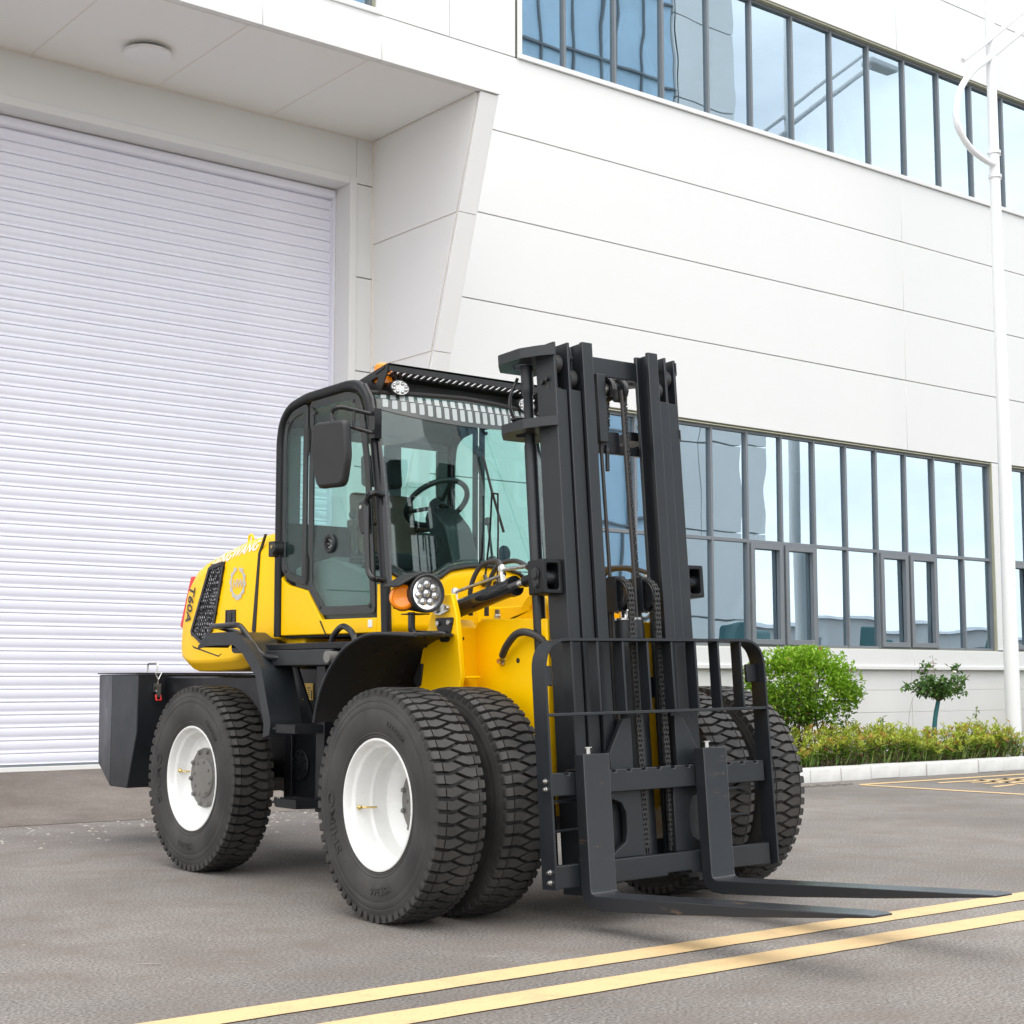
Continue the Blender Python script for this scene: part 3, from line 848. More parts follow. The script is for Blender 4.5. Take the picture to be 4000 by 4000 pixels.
# ---- wheels -------------------------------------------------------
TR, TW = 0.535, 0.147                               # tyre radius, half section width
def tyre_mesh():
    m = MB()
    prof = []
    half = [(0.288, 0.098), (0.291, 0.118), (0.302, 0.128), (0.306, 0.1265), (0.312, 0.131), (0.316, 0.1295), (0.324, 0.135), (0.329, 0.1335),
            (0.345, 0.140), (0.375, 0.1455), (0.405, 0.147), (0.430, 0.1462), (0.436, 0.1445), (0.4395, 0.1462), (0.462, 0.1435), (0.470, 0.1405), (0.473, 0.1422), (0.490, 0.139),
            (0.500, 0.1355), (0.510, 0.131), (0.5110, 0.126), (0.508, 0.118), (0.508, 0.08)]
    prof = [(r, -x) for r, x in half] + [(0.508, 0.0)] + [(r, x) for r, x in half[::-1]]
    m.lathe(prof, (0,0,0), (1,0,0), 96, closed=True)
    N = 60
    def block(poly, r0, rt, shrink=0.86, wall=None):
        c = (sum(p[0] for p in poly)/len(poly), sum(p[1] for p in poly)/len(poly))
        vs = []
        for (x, t) in poly:
            a = 2*pi*t/N
            vs.append((x, r0*cos(a), r0*sin(a)))
        for (x, t) in poly:
            x2, t2 = c[0]+(x-c[0])*(1-(1-shrink)*0.35), c[1]+(t-c[1])*shrink
            rr = rt - 0.012*max(0, (abs(x2)-0.085)/0.055)**2
            a = 2*pi*t2/N
            vs.append((x2, rr*cos(a), rr*sin(a)))
        n = len(poly)
        fs = [tuple(range(n, 2*n))]+[(i, (i+1) % n, n+(i+1) % n, n+i) for i in range(n)]
        if wall:
            pass
        m.add(vs, fs)
    for i in range(N):
        for s in (-1, 1):
            t = i + (0 if s < 0 else 0.5)
            j = random.uniform(-.015, .015)
            block([(s*0.1385, t+.08), (s*0.1385, t+.78), (s*0.0985, t+.83+j), (s*0.0985, t+.13+j)], 0.497, TR, 0.91)
            block([(s*0.0935, t+.14), (s*0.0935, t+.82), (s*0.064, t+.91), (s*0.036, t+.81), (-s*0.017, t+.45), (s*0.036, t+.07), (s*0.064, t+.18)], 0.504, TR, 0.93)
        # shoulder lug running down the sidewall
        for s in (-1, 1):
            t = i + (0 if s < 0 else 0.5); vs = []
            for r, x in ((0.496, 0.132), (0.526, 0.1335)):
                for dt in (.14, .70):
                    a = 2*pi*(t+dt)/N; vs.append((s*(x+.0065), r*cos(a), r*sin(a)))
            for r, x in ((0.484, 0.1375), (0.527, 0.120)):
                for dt in (.10, .74):
                    a = 2*pi*(t+dt)/N; vs.append((s*x, r*cos(a), r*sin(a)))
            m.add(vs, [(0,1,3,2), (4,5,1,0), (2,3,7,6), (0,2,6,4), (1,5,7,3)])
    # raised lettering on both sidewalls
    def arc_text(s, r, mid, size, side, sp=1.0, up=1):
        tv, tf = text_geo(s, 0.0, 0.012)
        vs = []
        for h in (0.0, 1.0):
            for (u, v) in tv:
                rr = r + up*v*size
                a = mid + side*up*(u*size*sp)/r
                # sidewall bulge under the letters
                rad = (0.345, 0.375, 0.405, 0.430, 0.462); xs_ = (0.140, 0.1455, 0.147, 0.1462, 0.1435)
                k = 0
                while k < 3 and rr > rad[k+1]: k += 1
                x = xs_[k]+(xs_[k+1]-xs_[k])*(rr-rad[k])/(rad[k+1]-rad[k])
                vs.append((-side*(x-.001+.006*h), rr*cos(a), rr*sin(a)))
        n = len(tv)
        fs = [tuple(n+i for i in f) for f in tf]
        ed = {}
        for f in tf:
            for i in range(len(f)):
                e = (f[i], f[(i+1) % len(f)])
                ed[e] = 1
        for (a_, b_) in list(ed):
            if (b_, a_) not in ed: fs.append((a_, b_, n+b_, n+a_))
        m.add(vs, fs)
    # local angle 0 = +Y, 90 deg = up; seen from -X the +Y side lies to the left
    for side in (1, -1):
        arc_text('SHIMO', 0.385, radians(-16) if side > 0 else radians(196), 0.074, side, 1.35)
        arc_text('YST366', 0.385, radians(-100) if side > 0 else radians(280), 0.046, side, 1.25)
        arc_text('12.00R20', 0.385, radians(118) if side > 0 else radians(62), 0.036, side, 1.2)
    for v in m.v: v.x *= 0.90
    return m
def rim_mesh(hub_d):
    """outer lip at -0.128, well and disc; hub_d = depth of the mounting face behind the lip"""
    m = MB()
    L = -0.128
    p = [(0.300, L+.010), (0.303, L+.002), (0.300, L-.003), (0.292, L-.003), (0.286, L+.004), (0.281, L+.020), (0.276, L+.034), (0.262, L+.046), (0.258, L+.060)]
    if hub_d > 0.2:
        p += [(0.256, L+.120), (0.252, L+.132), (0.246, L+.140), (0.242, L+.200), (0.235, L+.222), (0.215, L+.232), (0.17, L+hub_d), (0.0, L+hub_d+.004)]
    else:
        p += [(0.255, L+.085), (0.244, L+.108), (0.220, L+.118), (0.17, L+hub_d), (0.0, L+hub_d+.004)]
    m.lathe(p, (0,0,0), (1,0,0), 72, caps=False)
    b = [(0.258, L+.13), (0.258, 0.10), (0.28, 0.105), (0.292, 0.118), (0.300, 0.122), (0.303, 0.118), (0.290, 0.098)]
    m.lathe(b, (0,0,0), (1,0,0), 64, caps=False)
    for v in m.v: v.x *= 0.90
    return m
ty_src = tyre_mesh().build('tyre', 'tyre_rubber', None, origin=(0,0,0), smooth=30)
rim_src = {}
hub_src = {}
for kind, d in (('dual', 0.285), ('rear', 0.108)):
    rim_src[kind] = rim_mesh(d).build('wheel', 'rim_white', None, origin=(0,0,0), smooth=28)
    h = MB(); L = (-0.128+d)*.90
    h.lathe([(0.0, L-.030), (0.095, L-.030), (0.108, L-.027), (0.113, L-.020), (0.113, L-.014), (0.168, L-.013), (0.173, L-.009), (0.173, L+.01)], (0,0,0), (1,0,0), 48)
    for k in range(8):
        a = 2*pi*k/8; h.bolt((L-.027, 0.094*cos(a), 0.094*sin(a)), (-1,0,0), .0085, .010)
    for k in range(10):
        a = 2*pi*(k+.5)/10; h.bolt((L-.012, 0.155*cos(a), 0.155*sin(a)), (-1,0,0), .012, .017)
        h.lathe([(0.016, 0), (0.016, .004)], (L-.012, 0.155*cos(a), 0.155*sin(a)), (-1,0,0), 10)
    hub_src[kind] = h.build('hub', 'hub_grey', None, origin=(0,0,0))
va = MB().tube([(-0.06, 0.247, -0.03), (-0.055, 0.238, -0.03), (-0.03, 0.222, -0.03), (0.02, 0.220, -0.032)], 0.0045, 8)
va.lathe([(0.011, 0), (0.011, .012), (0.006, .02)], (-0.062, 0.250, -0.03), (.15,-1,0), 10)
va_src = va.build('valve_stem', 'brass', None, origin=(0,0,0))
src_objs = [ty_src, va_src]+list(rim_src.values())+list(hub_src.values())
def wheel(x, y, yaw, far, kind, spin=0.0, with_hub=True):
    w = instance(rim_src[kind], fk, (x-FX, y-FY, TR-.004), 'wheel')
    w.rotation_euler = (spin, 0, yaw+(pi if far else 0))
    for s in ([ty_src, va_src]+([hub_src[kind]] if with_hub else [])):
        instance(s, w, (0,0,0), s.name.split('.')[0])
    return w
def axle(yc, yaw, offs, kinds, spins):
    for dx, kd, sp in zip(offs, kinds, spins):
        wheel(FX+dx*cos(yaw), yc+dx*sin(yaw), yaw, dx > 0, kd, sp)
YAWF, YAWR = radians(-2.0), radians(0.8)
axle(6.02, YAWF, (-1.008, 1.008), ('dual', 'dual'), (0.0, 0.9))
# inner tyres of the front pairs sit with the dish turned inward
for dx in (-0.646, 0.646):
    w = instance(rim_src['dual'], fk, (dx*cos(YAWF), 6.02+dx*sin(YAWF)-FY, TR-.004), 'wheel')
    w.rotation_euler = (0.35, 0, YAWF+(0 if dx > 0 else pi)); instance(ty_src, w, (0,0,0), 'tyre')
axle(8.352, YAWR, (-0.787, 0.787), ('rear', 'rear'), (0.25, 0.6))
for o in src_objs: bpy.data.objects.remove(o)
# axles and differential housings
for y, hw in ((6.02, 0.62), (8.352, 0.64)):
    a = MB(); a.lathe([(0.10, -hw), (0.10, -.30), (0.13, -.22), (0.17, -.12), (0.19, 0), (0.17, .12), (0.13, .22), (0.10, .30), (0.10, hw)], (FX, y, TR), (1,0,0), 24)
    P_(a, 'axle', 'hub_grey')

# ---- chassis, counterweight, hood ---------------------------------
c = MB().box((4.70, 6.55, 0.52), (4.78, 9.70, 1.12)).box((mir(4.78), 6.55, 0.52), (mir(4.70), 9.70, 1.12)).box((4.78, 6.7, 0.60), (5.48, 9.70, 1.10))
P_(c, 'chassis', 'black_paint', bevel=0.01)
cw = [(9.676, 1.134), (9.672, 0.755), (9.80, 0.385), (10.06, 0.385), (10.45, 0.52), (10.47, 1.134)]
cwm = MB()
xo, xi = 4.50, mir(4.50)
sec = [(4.50, 0), (mir(4.50), 0)]
def cwpt(y, z): return 4.50+max(0, y-10.07)*0.20
vs = [(cwpt(y, z), y, z) for y, z in cw]+[(mir(cwpt(y, z)), y, z) for y, z in cw]
mids = [(4.50, 10.07, 1.134), (4.50, 10.07, 0.39)]
cwm.prism([(9.676, 1.134), (9.672, 0.755), (9.80, 0.385), (10.07, 0.385), (10.07, 1.134)], 'x', 4.50, mir(4.50))
vs2 = [(4.50, 10.071, 1.134), (4.50, 10.071, .386), (4.58, 10.45, .52), (4.58, 10.47, 1.134)]
cwm.add(vs2+[(mir(x), y, z) for x, y, z in vs2], [(0,1,2,3), (7,6,5,4), (0,3,7,4), (1,5,6,2), (2,6,7,3), (0,4,5,1)])
cwo = P_(cwm, 'counterweight', 'mast_paint', bevel=0.006)
P_(MB().prism([(4.49, 9.665), (4.49, 10.07), (4.57, 10.48), (mir(4.57), 10.48), (mir(4.49), 10.07), (mir(4.49), 9.665)], 'z', 1.137, 1.147), 'lid', 'mast_paint', cwo, bevel=0.003)
hd = MB()
hd.tube(fillet([(4.70, 9.80, 1.147), (4.70, 9.80, 1.21), (4.70, 9.95, 1.21), (4.70, 9.95, 1.147)], 0.02, 4), 0.007, 8)
P_(hd, 'lid_handle', 'zinc', cwo)
lx, lyy = 4.63, 9.655
la = MB().box((lx-.022, lyy-.018, 1.02), (lx+.022, lyy+.012, 1.075)).box((lx-.012, lyy-.03, .985), (lx+.014, lyy-.012, 1.03))
la.tube([(lx, lyy-.01, 1.075), (lx, lyy-.015, 1.10), (lx-.024, lyy-.015, 1.145), (lx+.024, lyy-.015, 1.145), (lx, lyy-.015, 1.10)], 0.005, 6)
P_(la, 'latch', 'zinc', cwo)
P_(MB().tube([(lx-.018, lyy-.02, 1.0), (lx-.016, lyy-.03, .965), (lx+.016, lyy-.03, .965), (lx+.018, lyy-.02, 1.0)], 0.006, 8), 'latch_grip', 'red_plastic', cwo)

# hood: cross-sections lofted from the cab to the tail
def hood_sec(y, zb, zt, hw, ch):
    """half outline from the bottom round to the top centre"""
    return [(-hw+.06, zb), (-hw, zb+.06), (-hw, zt-ch*1.45), (-hw+ch*.55, zt-ch*.38), (-hw+ch*1.15, zt-ch*.06), (-hw+ch*1.9, zt+.012), (-hw+ch*3.6, zt+.022)]
secs = [(7.905, 1.30, 1.985, .570, .075), (8.10, 1.22, 1.978, .577, .078), (8.45, 1.16, 1.945, .582, .08), (8.70, 1.152, 1.900, .584, .08), (8.90, 1.15, 1.855, .584, .08), (9.02, 1.152, 1.805, .583, .075),
        (9.085, 1.165, 1.735, .580, .070), (9.155, 1.19, 1.55, .572, .06), (9.195, 1.24, 1.40, .560, .05)]
m = MB(); rows = []
for y, zb, zt, hw, ch in secs:
    h = hood_sec(y, zb, zt, hw, ch)
    full = [(FX+x, y, z) for x, z in h]+[(FX-x, y, z) for x, z in h[::-1]]
    rows.append(full)
n = len(rows[0]); vs = [p for r in rows for p in r]
fs = [(j*n+i, j*n+(i+1) % n, (j+1)*n+(i+1) % n, (j+1)*n+i) for j in range(len(rows)-1) for i in range(n)]
fs += [tuple(range(n)), tuple((len(rows)-1)*n+i for i in range(n))]
m.add(vs, fs)
hood = P_(m, 'hood', 'yellow_paint', bevel=0.014, seg=3, smooth=40)
# lower yellow skirt between hood and cab, dark seams
P_(MB().box((4.60, 7.72, 1.26), (mir(4.60), 8.3, 1.345)), 'hood_skirt', 'yellow_paint', bevel=0.02, seg=3)
sm = MB()
sm.prism([(8.083, 1.955), (8.099, 1.955), (8.172, 1.845), (8.232, 1.39), (8.21, 1.376), (8.19, 1.385), (8.150, 1.845)], 'x', 4.5465, 4.5575)
P_(sm, 'hood_seam', 'rubber_trim', hood, smooth=0)
sm = MB().prism([(9.00, 1.318), (8.96, 1.306), (8.64, 1.247), (8.60, 1.262), (8.61, 1.252), (8.64, 1.239), (8.97, 1.298)], 'x', 4.5455, 4.556)
P_(sm, 'hood_seam', 'rubber_trim', hood, smooth=0)
# side grille: frame, honeycomb, core behind with pale reflections painted on
gp = round_poly([(8.775, 1.800), (8.575, 1.825), (8.585, 1.775), (8.695, 1.42), (8.840, 1.315), (9.010, 1.392)][::1], 0.03, 4)
gi = inset(gp, 0.022)
for xa, xb, dx in ((4.534, 4.552, 1), (mir(4.552), mir(4.534), -1)):
    g = P_(MB().ring(gp, gi, 'x', xa, xb), 'grille', 'black_gloss', hood, bevel=0.004)
def inside(p, poly):
    r = False; n = len(poly)
    for i in range(n):
        a, b = poly[i], poly[(i+1) % n]
        if (a[1] > p[1]) != (b[1] > p[1]) and p[0] < (b[0]-a[0])*(p[1]-a[1])/(b[1]-a[1])+a[0]: r = not r
    return r
hx = MB(); s = 0.0138
for j in range(-3, 60):
    for i in range(-3, 40):
        cy = 8.55+(i+.5*(j % 2))*s*1.75; cz = 1.30+j*s*1.52
        if inside((cy, cz), gp):
            o_ = [(cy+s*1.02*cos(pi/6+k*pi/3), cz+s*1.02*sin(pi/6+k*pi/3)) for k in range(6)]
            i_ = [(cy+s*.85*cos(pi/6+k*pi/3), cz+s*.85*sin(pi/6+k*pi/3)) for k in range(6)]
            vs = [(4.5385, a, b) for a, b in o_]+[(4.5385, a, b) for a, b in i_]+[(4.5445, a, b) for a, b in i_]
            hx.add(vs, [(k, (k+1) % 6, 6+(k+1) % 6, 6+k) for k in range(6)]+[(6+k, 6+(k+1) % 6, 12+(k+1) % 6, 12+k) for k in range(6)])
o = P_(hx, 'grille_mesh', 'black_plastic', hood, smooth=0, fix=False); o['kind'] = 'stuff'
core = MB().prism(gi, 'x', 4.545, 4.5462)
m_ = principled('radiator_core'); b_ = m_[3]
wv = m_[1].new('ShaderNodeTexWave'); wv.wave_type = 'BANDS'; wv.bands_direction = 'Z'; wv.inputs['Scale'].default_value = 9; wv.inputs['Distortion'].default_value = 7; wv.inputs['Detail Scale'].default_value = 3.0
tc_ = m_[1].new('ShaderNodeTexCoord'); m_[2].new(tc_.outputs['Object'], wv.inputs['Vector'])
rp_ = m_[1].new('ShaderNodeValToRGB'); rp_.color_ramp.elements[0].position = .25; rp_.color_ramp.elements[0].color = (.03, .03, .03, 1); rp_.color_ramp.elements[1].position = .55; rp_.color_ramp.elements[1].color = (.80, .80, .85, 1)  # white reflections on the radiator put into its colour as bands
m_[2].new(wv.outputs['Fac'], rp_.inputs['Fac']); m_[2].new(rp_.outputs['Color'], b_.inputs['Base Color']); b_.inputs['Metallic'].default_value = .0; b_.inputs['Roughness'].default_value = .35
P_(core, 'radiator_core', 'radiator_core', hood, smooth=0)
# latch pocket, decals, lifting eyes, tail lamp
lb = MB().ring(round_poly([(8.43, 1.435), (8.553, 1.435), (8.553, 1.522), (8.43, 1.522)], .008, 3), round_poly([(8.442, 1.446), (8.541, 1.446), (8.541, 1.511), (8.442, 1.511)], .006, 3), 'x', 4.540, 4.55)
P_(lb, 'hood_latch', 'black_gloss', hood)
P_(MB().box((4.543, 8.445, 1.448), (4.5463, 8.54, 1.51)), 'latch_recess', 'decal_black', hood, smooth=0)
P_(MB().box((4.538, 8.475, 1.452), (4.544, 8.505, 1.500)), 'latch_lever', 'black_plastic', hood, bevel=0.002)
def decal_on_side(name, s, cy, cz, ax_u, ax_v, x, size, m, shear=0, bold=0.01, xf=None):
    tv, tf = text_geo(s, shear, bold); d = MB(); vs = []
    for u, v in tv:
        y = cy+ax_u[0]*u*size+ax_v[0]*v*size; z = cz+ax_u[1]*u*size+ax_v[1]*v*size
        vs.append((xf(y, z) if xf else x, y, z))
    d.add(vs, tf); return P_(d, name, m, hood, smooth=0, fix=False)
gear = MB(); R1, R2 = 0.092, 0.074
pts_o, pts_i = [], []
for k in range(96):
    a = 2*pi*k/96; r = R1+(.012 if (k % 8) < 4 else 0)
    pts_o.append((8.415+r*cos(a), 1.683+r*sin(a))); pts_i.append((8.415+R2*cos(a), 1.683+R2*sin(a)))
skip = set(list(range(22, 27)))
for k in range(96):
    if k in skip or (k % 24) in (2, 3) and False: continue
    j = (k+1) % 96
    gear.add([(4.5455, *pts_o[k]), (4.5455, *pts_o[j]), (4.5455, *pts_i[j]), (4.5455, *pts_i[k])], [(0,1,2,3)])
gear.add([(4.5453, 8.445, 1.598), (4.5453, 8.385, 1.598), (4.5453, 8.392, 1.578), (4.5453, 8.438, 1.578)], [(0,1,2,3)])
P_(gear, 'gear_emblem', 'decal_silver', hood, smooth=0, fix=False)
decal_on_side('emblem_letters', 'HW', 8.415, 1.675, (-1, 0), (0, 1), 4.5452, 0.075, 'decal_silver', 0.25, 0.02)
# model lettering reads down the rear quarter; maker's name along the shoulder of the hood
ang = atan2(1.471-1.717, 0.090)
def rear_x(y, z): return FX-0.5865+max(0, y-9.02)*0.05+max(0, y-9.085)*0.08
decal_on_side('model_lettering', 'T60A', 9.032, 1.575, (0.28, -0.96), (-0.96, -0.28), 4.545, 0.105, 'decal_black', 0.0, 0.02, lambda y, z: rear_x(y, z)-.002)
tv, tf = text_geo('HENGWANG', 0.2, 0.015); d = MB(); vs = []
for u, v in tv:
    y = 8.505-u*0.100
    k = 0
    while k < len(secs)-2 and y > secs[k+1][0]: k += 1
    f = (y-secs[k][0])/(secs[k+1][0]-secs[k][0])
    zt, hw, ch = (secs[k][i]+(secs[k+1][i]-secs[k][i])*f for i in (2, 3, 4))
    w = v*0.100/0.094+.5            # 0..1 across the steep shoulder facet
    x = FX-hw+ch*.55*w; z = zt-ch*1.45+ch*1.07*w
    vs.append((x-.004, y, z+.002))
d.add(vs, tf); P_(d, 'maker_lettering', 'decal_white', hood, smooth=0, fix=False)
for y, z, x in ((8.72, 1.915, 4.80), (8.24, 1.985, 4.80), (8.72, 1.915, mir(4.80)), (8.24, 1.985, mir(4.80))):
    e = MB().lathe([(0.028, 0), (0.028, .02), (0.014, .024), (0.012, .05)], (x, y, z), (0,0,1), 14)
    ring = [(x, y+.027*cos(a), z+.068+.027*sin(a)) for a in [2*pi*k/20 for k in range(21)]]
    e.tube(ring, 0.0085, 8, caps=False)
    P_(e, 'lifting_eye', 'yellow_paint', hood)
for x in (4.68, mir(4.68)):
    P_(MB().prism([(9.06, 1.755), (9.125, 1.76), (9.265, 1.44), (9.18, 1.41)], 'x', x-.09, x+.09), 'tail_lamp', 'red_lens', hood, bevel=0.01, seg=3)
# exhaust/air cleaner bulge in gloss black beside the cab foot
P_(MB().prism(round_poly([(7.86, 1.255), (8.32, 1.255), (8.32, 1.345), (7.95, 1.345)], .05, 5), 'x', 4.46, 4.72), 'side_cover', 'black_gloss', bevel=0.02, seg=3)

# ---- cab ----------------------------------------------------------
X0, X1 = 4.53, mir(4.53)
cab = P_(MB().box((X0+.03, 6.80, 1.335), (X1-.03, 7.87, 1.39)), 'cab', 'cab_inner', bevel=0.006)
side_frame = [(7.885, 1.345), (7.888, 1.72), (7.890, 2.48), (7.865, 2.59), (7.78, 2.665), (7.60, 2.697), (7.14, 2.706), (7.03, 2.682), (6.962, 2.60), (6.895, 2.36), (6.835, 2.02), (6.785, 1.60), (6.772, 1.345)]
for x in (X0, X1):
    path = fillet([(x, y, z) for y, z in side_frame], 0.05, 5)
    P_(MB().tube(path, 0.028, 12), 'side_frame', 'black_paint', cab)
    s_ = -1 if x == X0 else 1
    # glass and its black border: door and quarter light
    doorp = round_poly([(7.560, 2.668), (7.16, 2.672), (7.055, 2.640), (7.005, 2.55), (6.940, 2.25), (6.890, 1.75), (6.868, 1.445), (7.404, 1.452), (7.560, 1.612)], 0.04, 4)
    qp = round_poly([(7.582, 2.668), (7.76, 2.640), (7.842, 2.575), (7.862, 2.44), (7.862, 1.735), (7.775, 1.665), (7.582, 1.622)], 0.05, 4)
    xg = x+s_*.002
    dr = P_(MB().ring(doorp, inset(doorp, .048), 'x', xg-.006, xg+.006), 'door', 'frit', cab, bevel=0.002)
    P_(MB().prism(inset(doorp, .040), 'x', xg-.0025, xg+.0025), 'pane', 'cab_glass', dr, smooth=0)
    # wide dark field in the lower half of the door
    qo = P_(MB().ring(qp, inset(qp, .045), 'x', xg-.006, xg+.006), 'quarter_light', 'frit', cab, bevel=0.002)
    P_(MB().prism(inset(qp, .038), 'x', xg-.0025, xg+.0025), 'pane', 'cab_glass', qo, smooth=0)
    for z0 in (2.36, 1.63):
        P_(MB().cyl((x+s_*.012, 7.572, z0), (x+s_*.012, 7.572, z0+.17), .0095, 10).box((x+s_*.007-.008, 7.55, z0+.02), (x+s_*.007+.008, 7.594, z0+.15)), 'hinge', 'black_plastic', dr)
    st = MB()
    for (y, z) in ((7.50, 2.60), (7.10, 2.61), (7.42, 1.50), (6.92, 1.49), (7.80, 2.58), (7.80, 1.72)):
        st.lathe([(0.013, 0), (0.011, .006), (0, .008)], (x+s_*.006, y, z), (s_, 0, 0), 10)
    P_(st, 'glass_stud', 'black_plastic', dr)
    # speaker-like round vent in the door glass
    sv = MB().lathe([(0.030, -.002), (0.034, .012), (0.048, .014), (0.054, .008), (0.054, -.004), (0.0, -.004)], (x+s_*.006, 7.325, 1.845), (s_,0,0), 28)
    P_(sv, 'door_vent', 'black_plastic', dr)
    bl = MB()
    for k in range(5): bl.bolt((x+s_*.004, 7.325+.018*cos(k*1.257), 1.845+.022*sin(k*1.257)), (s_,0,0), .004, .008)
    P_(bl, 'vent_bolt', 'zinc', dr)
    hl = P_(MB().prism(round_poly([(7.005, 2.045), (6.925, 2.050), (6.915, 1.92), (6.945, 1.865), (6.99, 1.875), (7.01, 1.95)], .02, 4), 'x', x+s_*.008, x+s_*.034), 'door_handle', 'black_gloss', dr, bevel=0.008, seg=3)
    P_(MB().lathe([(0.011, 0), (0.011, .004), (0.004, .005)], (x+s_*.034, 6.977, 2.015), (s_,0,0), 14), 'lock', 'zinc', dr)
    # lower yellow side panel and strip before the pillar
    low = [(7.885, 1.350), (7.880, 1.715), (7.845, 1.665), (7.78, 1.637), (7.575, 1.597), (7.418, 1.430), (6.872, 1.425), (6.868, 1.345)]
    sp_ = P_(MB().prism(low, 'x', x-.012*(s_+1)-.004, x-.012*(s_-1)+.004) if False else MB().prism(low, 'x', min(x, x-s_*.03), max(x, x-s_*.03)), 'side_panel', 'yellow_paint', cab, bevel=0.006)
    P_(MB().prism([(6.862, 1.347), (6.862, 1.60), (6.815, 1.60), (6.805, 1.347)], 'x', min(x-s_*.028, x+s_*.002), max(x-s_*.028, x+s_*.002)), 'sill_strip', 'yellow_paint', cab, bevel=0.004)
    sm = MB().prism([(7.424, 1.425), (7.435, 1.425), (7.372, 1.345), (7.360, 1.345)], 'x', x+s_*.0005, x+s_*.004).box((min(x, x+s_*.004), 7.876, 1.345), (max(x, x+s_*.004), 7.892, 1.72))
    P_(sm, 'panel_seam', 'rubber_trim', sp_, smooth=0)
    P_(MB().box((min(x+s_*.001, x+s_*.003), 6.905, 1.375), (max(x+s_*.001, x+s_*.003), 6.945, 1.415)), 'sticker', 'decal_white', sp_, smooth=0)
    # grab handle by the A pillar
    P_(MB().tube(fillet([(x, 6.812, 2.065), (x+s_*.085, 6.800, 2.075), (x+s_*.090, 6.845, 2.03), (x+s_*.090, 6.815, 1.66), (x+s_*.085, 6.780, 1.62), (x, 6.775, 1.615)], .04, 6), 0.0165, 10), 'grab_handle', 'black_gloss', cab)
    # mirror on its bracket
    mo = MB()
    mo.tube(fillet([(x+s_*.02, 6.87, 2.50), (x+s_*.20, 6.935, 2.535), (x+s_*.22, 6.985, 2.52), (x+s_*.22, 6.955, 2.24), (x+s_*.22, 6.95, 2.18)], .03, 5), .0125, 8)
    mo.tube(fillet([(x+s_*.02, 6.855, 2.395), (x+s_*.20, 6.955, 2.45), (x+s_*.22, 6.975, 2.46)], .02, 4), .0115, 8)
    mo.tube([(x+s_*.13, 6.905, 2.425), (x+s_*.13, 6.905, 2.515)], .007, 6)
    mo.box((min(x+s_*.0, x+s_*.045), 6.835, 2.37), (max(x+s_*.0, x+s_*.045), 6.89, 2.53))
    mr_ = P_(mo, 'mirror', 'black_gloss', cab, bevel=0.004)
    hp = round_poly([(-.115, .178), (.118, .178), (.135, -.02), (.105, -.178), (-.085, -.178), (-.138, .02)], .035, 4)
    hm = MB(); hs = []
    c0 = Vector((x+s_*.215, 6.985, 2.283)); ax_u = Vector((s_*.40, .916, 0)); ax_w = Vector((s_*.916, -.40, 0)) if s_ < 0 else Vector((.916, -.40, 0))
    ax_u = Vector((s_*0.25, .97, 0)).normalized(); ax_n = Vector((ax_u.y*s_, -ax_u.x*s_, 0))*1.0
    layers = [(-.030, .90), (-.012, 1.0), (.012, 1.0), (.030, .93)]
    nn = len(hp); vs = []
    for d_, sc in layers:
        for (u, v) in hp: vs.append(c0+ax_u*(-u*sc)+Vector((0,0,v*sc))+ax_n*d_)
    fs = [tuple(range(nn))[::-1], tuple(3*nn+i for i in range(nn))]+[(k*nn+i, k*nn+(i+1) % nn, (k+1)*nn+(i+1) % nn, (k+1)*nn+i) for k in range(3) for i in range(nn)]
    hm.add(vs, fs)
    P_(hm, 'mirror_head', 'black_plastic', mr_, bevel=0.006, smooth=40)
# roof, rear wall with its window, rear pillars
rf = MB(); rr = []
for y, z in ((7.86, 2.56), (7.80, 2.652), (7.62, 2.690), (7.14, 2.700), (7.04, 2.676)):
    rr.append([(X0+.02, y, z), (X0+.10, y, z+.018), (FX, y, z+.03), (X1-.10, y, z+.018), (X1-.02, y, z)])
vs = [p for r in rr for p in r]+[(p[0], p[1], p[2]-.035) for r in rr for p in r]
fs = []
for j in range(4):
    for i in range(4):
        a = j*5+i; fs += [(a, a+1, a+6, a+5), (25+a, 25+a+5, 25+a+6, 25+a+1)]
for i in range(4): fs += [(i, 25+i, 26+i, i+1), (20+i, 21+i, 46+i, 45+i)]
for j in range(4): fs += [(j*5, (j+1)*5, 25+(j+1)*5, 25+j*5), (j*5+4, 29+j*5, 34+j*5, j*5+9)]
rf.add(vs, fs); P_(rf, 'roof', 'black_plastic', cab, smooth=60)
rwp = MB().box((X0+.03, 7.845, 1.39), (X1-.03, 7.875, 1.98)).box((X0+.03, 7.845, 2.52), (X1-.03, 7.873, 2.60))
for xa, xb in ((X0+.03, X0+.11), (FX+.10, FX+.22), (X1-.11, X1-.03)): rwp.box((xa, 7.846, 1.98), (xb, 7.872, 2.52))
rwo = P_(rwp, 'rear_wall', 'cab_inner_grey', cab, bevel=0.008)
P_(MB().box((X0+.10, 7.857, 1.97), (FX+.11, 7.862, 2.53)), 'rear_pane', 'cab_glass', rwo, smooth=0)
P_(MB().box((FX+.21, 7.857, 1.97), (X1-.10, 7.862, 2.53)), 'rear_pane', 'cab_glass', rwo, smooth=0)
